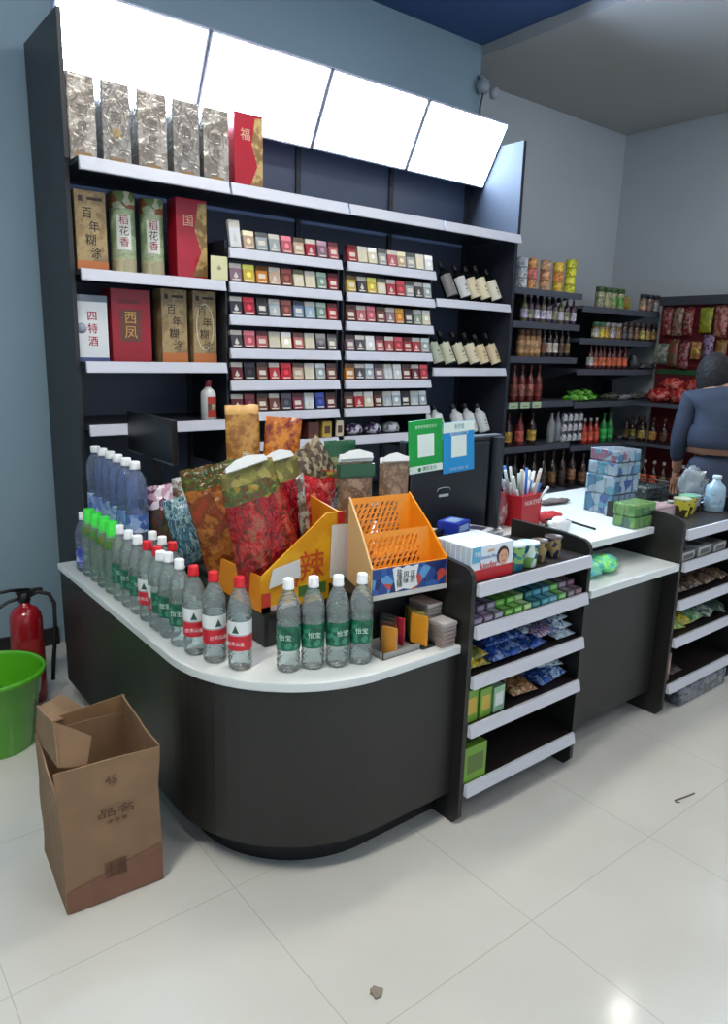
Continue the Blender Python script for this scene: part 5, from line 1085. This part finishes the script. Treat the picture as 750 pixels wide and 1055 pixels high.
frow('wine_bottle', 'dark bottle with dull label', 'bottle', 'on far right bay bottom shelf', [608, 618, 628, 638, 648, 658], Z2[5], 3.57, lambda i: fbottle((34, 22, 20), [(120, 84, 60), (90, 60, 44), (60, 44, 40)][i % 3], (70, 60, 50), .28, .036))
# right bay upper rows
frow('food_jar', 'olive and cream printed jar', 'jar', 'on top of far right bay', [609, 616, 622, 629.5], Z2[0], 3.58, lambda i: fbottle((150, 150, 120), [(150, 150, 120), (176, 170, 130), (120, 150, 80), (90, 140, 60)][i], (60, 90, 50), .165, .038, 'j'))
for i, (px, c, nm) in enumerate([(641, [(150, 170, 50), (190, 60, 50), (170, 180, 70)], 'lime and red'), (647, [(150, 60, 50), (160, 170, 60)], 'red and lime')]):
    p = oy(px, 310, 3.6); lump('snack_tub', f'{nm} soft snack pack on top of the far right bay', 'packet', (p.x, 3.6+.03*i, Z2[0]+.001), .055, .045, .06, prints(c, 30, .3, 120+i, vor=False), 120+i, .3)
frow('food_jar', 'dark-capped jar with pale label', 'jar', 'on top of far right bay', [653, 659.5, 666, 672], Z2[0], 3.58, lambda i: fbottle((120, 96, 80), [(176, 140, 110), (150, 120, 110), (180, 180, 190), (110, 110, 130), (90, 90, 110)][i], (44, 44, 60), .15, .032, 'j'))
frow('food_jar', 'small jar with yellow or white label', 'jar', 'on far right bay second shelf', [608, 613.5, 618, 624.5, 630.5], Z2[1], 3.57, lambda i: fbottle((110, 90, 50), [(176, 180, 160), (196, 176, 50), (190, 150, 60), (186, 180, 186), (160, 130, 100)][i], (60, 110, 80) if i < 2 else (150, 150, 150), .135, .033, 'j'))
frow('food_jar', 'brown glass jar with tan label', 'jar', 'on far right bay second shelf', [637, 643, 649, 655, 661, 667, 673], Z2[1], 3.57, lambda i: fbottle((60, 34, 26), [(80, 76, 80), (100, 90, 90), (120, 90, 60), (170, 160, 80), (180, 140, 80), (190, 150, 90), (190, 120, 70), (120, 90, 60)][i], (70, 60, 56), .15, .029, 'j'))
frow('sauce_bottle', 'dark red bottle with bright orange label', 'bottle', 'on far right bay third shelf', [605, 610, 614.5, 618, 623.5, 629, 634.5, 640], Z2[2], 3.57, lambda i: fbottle((70, 20, 20), (206, 100, 60) if i else (180, 180, 180), (60, 16, 20), .205, .028))
for i, (px, py, nm, c, s) in enumerate([(652, 378, 'grey', (120, 124, 124), (.05, .04, .07)), (666, 379, 'pale grey', (140, 138, 136), (.11, .06, .03))]):
    p = oy(px, py, 3.6); lump('foil_packet', f'{nm} foil packet on far right bay third shelf', 'packet', (p.x, 3.6, Z2[2]+.001), *s, prints([c, tuple(int(v*.6) for v in c)], 30, .25, 125, vor=False), 125+i, .4)
for i, (px, nm, c, s) in enumerate([(627, 'olive', (90, 96, 84), (.11, .07, .03)), (641, 'silver', (150, 154, 158), (.12, .07, .025)), (656, 'dull grey', (110, 112, 112), (.10, .07, .035)), (669, 'bright silver', (180, 184, 190), (.12, .07, .025))]):
    p = oy(px, 410, 3.6); lump('foil_packet', f'{nm} foil packet lying on the fourth shelf of the far right bay', 'packet', (p.x, 3.6, Z2[3]+.001), *s, prints([c, tuple(int(v*.55) for v in c), tuple(min(230, int(v*1.1)) for v in c)], 26, .22, 130, vor=False), 130+i, .5)

# ------------------------------------------------------------------ red wall display on the right wall
XD = 5.98
t = thing('red_wall_display', 'dark red pegboard display hung with packets on the right-hand wall', 'display', (0, 0, 0))
bm = B(); box(bm, XD, 6.09, 1.2, 3.46, .1, 1.97)
obj('board', bm, mat((104, 26, 34), .5, vary=.1), t)
bm = B(); box(bm, XD-.06, 6.09, 1.2, 3.46, 1.97, 2.04); obj('header', bm, mat((58, 62, 70), .5), t)
for z in (1.80, 1.47):
    bm = B(); box(bm, XD-.03, XD-.02, 1.25, 3.44, z, z+.014); obj('rail', bm, mat((120, 40, 44), .4), t)
bm = B(); box(bm, XD-.012, XD, 1.25, 3.44, 1.40, 1.44); obj('green_strip', bm, mat((40, 90, 50), .5), t)
for z in (1.165, .83, .46):
    bm = B(); box(bm, XD-.38, XD, 1.25, 3.44, z-.025, z); obj('shelf', bm, FSH, t)
def hang(label, px, py0, py1, wpx, cols, seed, plane=XD-.05):
    a, b_ = ox(px, py0, plane), ox(px, py1, plane); w = abs(ox(px-wpx/2, py0, plane).y-ox(px+wpx/2, py0, plane).y)*.95; h = a.z-b_.z
    bm = bag_mesh(w, h, .05, seed, (), nx=8, nz=10, wr=.008)
    o = obj('hanging_packet', bm, prints(cols, 30, .25, seed, bump=.6, vor=False), loc=(plane, a.y, b_.z)); o.rotation_euler.z = -PI/2
    bm = B(); tube(bm, [(0, -.01, h), (0, .06, h+.01)], .004, 5); obj('hook', bm, mat((150, 150, 150), .3, .8), o)
    return tag(o, label, 'packet', 'packets hanging on the red display')
DR = [(120, 30, 40), (150, 50, 50), (90, 24, 30), (160, 120, 110)]
k = 0
for px in (689, 700, 711):
    hang(f'dark red packet with pale print in red display upper row, {ORD[k]} from left', px, 317, 346, 11, DR if k != 1 else [(130, 40, 40), (60, 80, 50), (170, 140, 120), (110, 30, 36)], 140+k); k += 1
hang('bright yellow-green packet in red display upper row', 729, 317, 343, 14, [(170, 160, 50), (150, 150, 40), (120, 130, 40)], 144)
hang('red and pale packet at right end of red display upper row', 745, 315, 348, 14, [(150, 40, 40), (170, 120, 110), (120, 60, 50)], 145)
hang('grey-green box-like packet at the left of red display lower row', 682, 354, 375, 16, [(120, 130, 116), (90, 100, 90), (150, 150, 140)], 146)
hang('red and green packet in red display lower row', 695, 350, 378, 11, [(110, 30, 34), (80, 90, 60), (130, 60, 50)], 147)
hang('pinkish red packet in red display lower row', 706, 352, 380, 11, [(130, 50, 56), (150, 110, 110), (110, 30, 40)], 148)
hang('small packet with yellow square in red display lower row', 718, 352, 370, 11, [(180, 160, 70), (150, 60, 50), (200, 180, 90)], 149)
hang('violet packet in red display lower row behind the person', 731, 345, 372, 12, [(120, 90, 130), (150, 130, 160), (90, 60, 90)], 150)
hang('gold-brown packet at the right end of red display lower row', 744, 350, 380, 12, [(150, 110, 50), (120, 84, 44)], 151)
for i, (py_, dz) in enumerate([(3.30, 0), (3.12, 0), (2.93, 0), (3.22, .09), (3.02, .09)]):
    lump('red_packet', f'shiny red packet piled on the shelf under the red display, {["left front", "middle", "right", "upper left", "upper right"][i]}', 'packet', (XD-.18+.02*i, py_, 1.167+dz), .09, .11, .06, prints([(170, 26, 34), (140, 20, 28), (190, 60, 50), (200, 120, 110)], 30, .18, 155, bump=.8, vor=False), 155+i, .3)
OB = lambda i: fbottle((50, 26, 20), [(200, 100, 60), (206, 110, 66), (210, 96, 60), (120, 110, 70), (170, 80, 60)][i % 5], (190, 186, 176), .22, .032)
for i in range(6):
    o = bpy.data.objects.new('sauce_bottle', OB(i)); COL.objects.link(o); o.location = (XD-.28, 3.38-.085*i, .461)
    tag(o, f'dark bottle with orange label and white cap, lowest corner shelf, {POSW(i, 6)}', 'bottle', 'orange-labelled bottles in the corner')
for i in range(5):
    o = bpy.data.objects.new('sauce_bottle', fbottle((50, 30, 24), [(170, 150, 70), (180, 130, 60), (90, 60, 40)][i % 3], (80, 50, 40), .21, .034)); COL.objects.link(o); o.location = (XD-.28, 3.36-.10*i, .831)
    tag(o, f'brown bottle with yellow label on the middle corner shelf, {POSW(i, 5)}', 'bottle', 'yellow-labelled bottles in the corner')

# ------------------------------------------------------------------ the person (seen from behind)
def skin(name, joints, edges, m, parent=None, sub=2, root=0):
    me = bpy.data.meshes.new(name); me.from_pydata([j[0] for j in joints], edges, []); o = bpy.data.objects.new(name, me); COL.objects.link(o)
    md = o.modifiers.new('skin', 'SKIN'); md.use_smooth_shade = True
    for i, j in enumerate(joints):
        r = j[1]; me.skin_vertices[0].data[i].radius = r if isinstance(r, tuple) else (r, r)
    me.skin_vertices[0].data[root].use_root = True
    sb = o.modifiers.new('sub', 'SUBSURF'); sb.levels = sb.render_levels = sub
    bpy.context.view_layer.update()
    nm = bpy.data.meshes.new_from_object(o.evaluated_get(bpy.context.evaluated_depsgraph_get())); o.modifiers.clear(); o.data = nm
    nm.materials.clear(); nm.materials.append(m)
    for p in nm.polygons: p.use_smooth = True
    o.parent = parent; return o
SKIN = mat((176, 128, 104), .55); DENIM = mat((44, 54, 72), .8, vary=.16, vscale=10, bump=.25, bscale=50, name='denim'); JEAN = mat((40, 50, 68), .8, vary=.12, vscale=12, bump=.2, bscale=50); HAIR = mat((10, 9, 11), .75, bump=.8, bscale=60)
per = thing('person', 'person with dark hair in blue denim jacket and jeans, seen from behind at the right', 'person', (4.19, 1.99, 0), math.radians(-58))
# local: +Y is where the person faces, X to their right; slightly bowed over the shelf
hipz = .84
bj = [((0, 0, hipz), (.14, .105)), ((0, .005, .95), (.125, .09)), ((0, .0, 1.08), (.12, .088)), ((0, .02, 1.22), (.145, .095)), ((0, .045, 1.315), (.12, .08)), ((0, .065, 1.375), .05), ((-.02, .095, 1.405), .048), ((-.05, .125, 1.445), (.070, .084)), ((-.055, .14, 1.495), (.064, .074)),
      ((-.155, .035, 1.30), .058), ((-.195, .03, 1.08), .043), ((-.19, .13, .90), .033), ((-.185, .16, .85), .026),
      ((.155, .035, 1.30), .058), ((.215, .03, 1.08), .043), ((.19, .20, .98), .033), ((.185, .25, .97), .026),
      ((-.085, .0, .76), .092), ((-.09, .02, .45), .058), ((-.09, -.01, .10), .036), ((-.09, .0, .04), .036), ((-.095, .12, .03), .028),
      ((.085, .0, .76), .092), ((.09, .02, .45), .058), ((.09, -.01, .10), .036), ((.09, .0, .04), .036), ((.095, .12, .03), .028)]
be = [(0, 1), (1, 2), (2, 3), (3, 4), (4, 5), (5, 6), (6, 7), (7, 8), (4, 9), (9, 10), (10, 11), (11, 12), (4, 13), (13, 14), (14, 15), (15, 16), (0, 17), (17, 18), (18, 19), (19, 20), (20, 21), (0, 22), (22, 23), (23, 24), (24, 25), (25, 26)]
body = skin('body', bj, be, SKIN, per)
# hands: palm and five fingers on each wrist, grown as one skinned chain per hand
for s, w, d_ in ((-1, Vector((-.185, .16, .85)), Vector((.02, .35, -.94)).normalized()), (1, Vector((.185, .25, .97)), Vector((-.05, .95, -.25)).normalized())):
    side = Vector((1, 0, 0)); nrm = d_.cross(side).normalized()
    j = [(tuple(w), (.022, .016)), (tuple(w+d_*.045), (.03, .014)), (tuple(w+d_*.075), (.034, .013))]; e = [(0, 1), (1, 2)]
    for k2, (off, L) in enumerate([(-.027, .062), (-.009, .072), (.009, .067), (.027, .052)]):
        b0 = w+d_*.085+side*off; n0 = len(j); j += [(tuple(b0), .009), (tuple(b0+d_*L*.5+nrm*.006), .0085), (tuple(b0+d_*L*.85+nrm*.022), .0075)]; e += [(2, n0), (n0, n0+1), (n0+1, n0+2)]
    n0 = len(j); b0 = w+d_*.03-side*s*.03; j += [(tuple(b0), .011), (tuple(b0+d_*.03-side*s*.018+nrm*.01), .0095), (tuple(b0+d_*.055-side*s*.018+nrm*.018), .0085)]; e += [(1, n0), (n0, n0+1), (n0+1, n0+2)]
    skin('hand', j, e, SKIN, per, 1)
jk = [((0, .0, 1.09), (.156, .118)), ((0, .01, 1.15), (.155, .113)), ((0, .02, 1.23), (.165, .112)), ((0, .045, 1.325), (.135, .092)), ((0, .062, 1.372), (.07, .062)),
      ((-.165, .035, 1.305), .07), ((-.202, .03, 1.08), .054), ((-.195, .115, .925), .044), ((.165, .035, 1.305), .07), ((.225, .03, 1.08), .056), ((.197, .175, .99), .044)]
skin('jacket', jk, [(0, 1), (1, 2), (2, 3), (3, 4), (3, 5), (5, 6), (6, 7), (3, 8), (8, 9), (9, 10)], DENIM, per)
bm = B(); lathe(bm, [(.150, 0), (.158, .004), (.162, .05), (.160, .10), (.150, .13)], 28, cap0=False, cap1=False)
for v in bm.verts: v.co.y *= .76
o = obj('jacket_hem', bm, mat((40, 50, 68), .8), per, (0, 0, 1.035))
bm = B(); lathe(bm, [(.1475, 0), (.151, .004), (.151, .055)], 28, cap0=False, cap1=False)
for v in bm.verts: v.co.y *= .76
obj('undershirt', bm, mat((110, 78, 62), .7), per, (0, 0, 1.0))
jn = [((0, 0, 1.055), (.147, .111)), ((0, -.01, .85), (.158, .122)), ((-.088, .0, .74), .105), ((-.092, .02, .45), .072), ((-.092, -.008, .10), .055), ((.088, .0, .74), .105), ((.092, .02, .45), .072), ((.092, -.008, .10), .055)]
skin('jeans', jn, [(0, 1), (1, 2), (2, 3), (3, 4), (1, 5), (5, 6), (6, 7)], JEAN, per)
for s in (-1, 1):
    bm = B(); prism(bm, [(-.042, -.06), (-.045, .08), (-.03, .17), (.03, .17), (.045, .08), (.042, -.06)], 0, .018); box(bm, -.038, .038, -.055, .14, .018, .06, 0, .012); o = obj('shoe', bm, mat((40, 40, 44), .6), per, (.092*s, 0, 0))
# head details and bobbed hair
bm = B(); bmesh.ops.create_icosphere(bm, subdivisions=4, radius=1)
for v in bm.verts:
    c = v.co; zz = c.z; y = c.y
    sx, sy, sz = .094, .108, .115
    if zz < 0: sx = .094+.012*(-zz); 
    n_ = .006*N3(c.x*6, c.y*6, c.z*2)
    v.co = Vector((c.x*(sx+n_), c.y*(sy+n_)-(.016 if y < 0 else 0), zz*sz*(1.0 if zz > 0 else 1.5)))
    if y > .35 and zz < .35: v.co.y = min(v.co.y, .045)
obj('hair', bm, HAIR, per, (-.052, .125, 1.462), smooth=True)
bm = B(); prism(bm, [(-.061, 1.465), (-.055, 1.495), (-.049, 1.465), (-.055, 1.45)], .20, .222, axis='y'); obj('nose', bm, SKIN, per)
bm = B()
for s in (-1, 1): lathe(bm, [(.001, -.010), (.009, -.006), (.011, 0), (.009, .006), (.001, .010)], 10, M=Matrix.Translation((.03*s-.055, .198, 1.48)))
obj('eyes', bm, mat((220, 220, 216), .3), per)
for s in (-1, 1):
    bm = B(); lathe(bm, [(.001, -.006), (.016, -.004), (.018, 0), (.014, .006), (.001, .006)], 12, M=Matrix.Translation((.076*s-.053, .13, 1.465)) @ Matrix.Rotation(PI/2, 4, 'Y')); obj('ear', bm, SKIN, per)
bm = B(); box(bm, -.075, -.035, .200, .206, 1.425, 1.432, 0, .002); obj('mouth', bm, mat((150, 80, 76), .5), per)
SC.view_settings.view_transform = 'Standard'; SC.view_settings.look = 'None'; SC.view_settings.gamma = 1; SC.view_settings.use_curve_mapping = False
SC.view_settings.exposure = 1.6
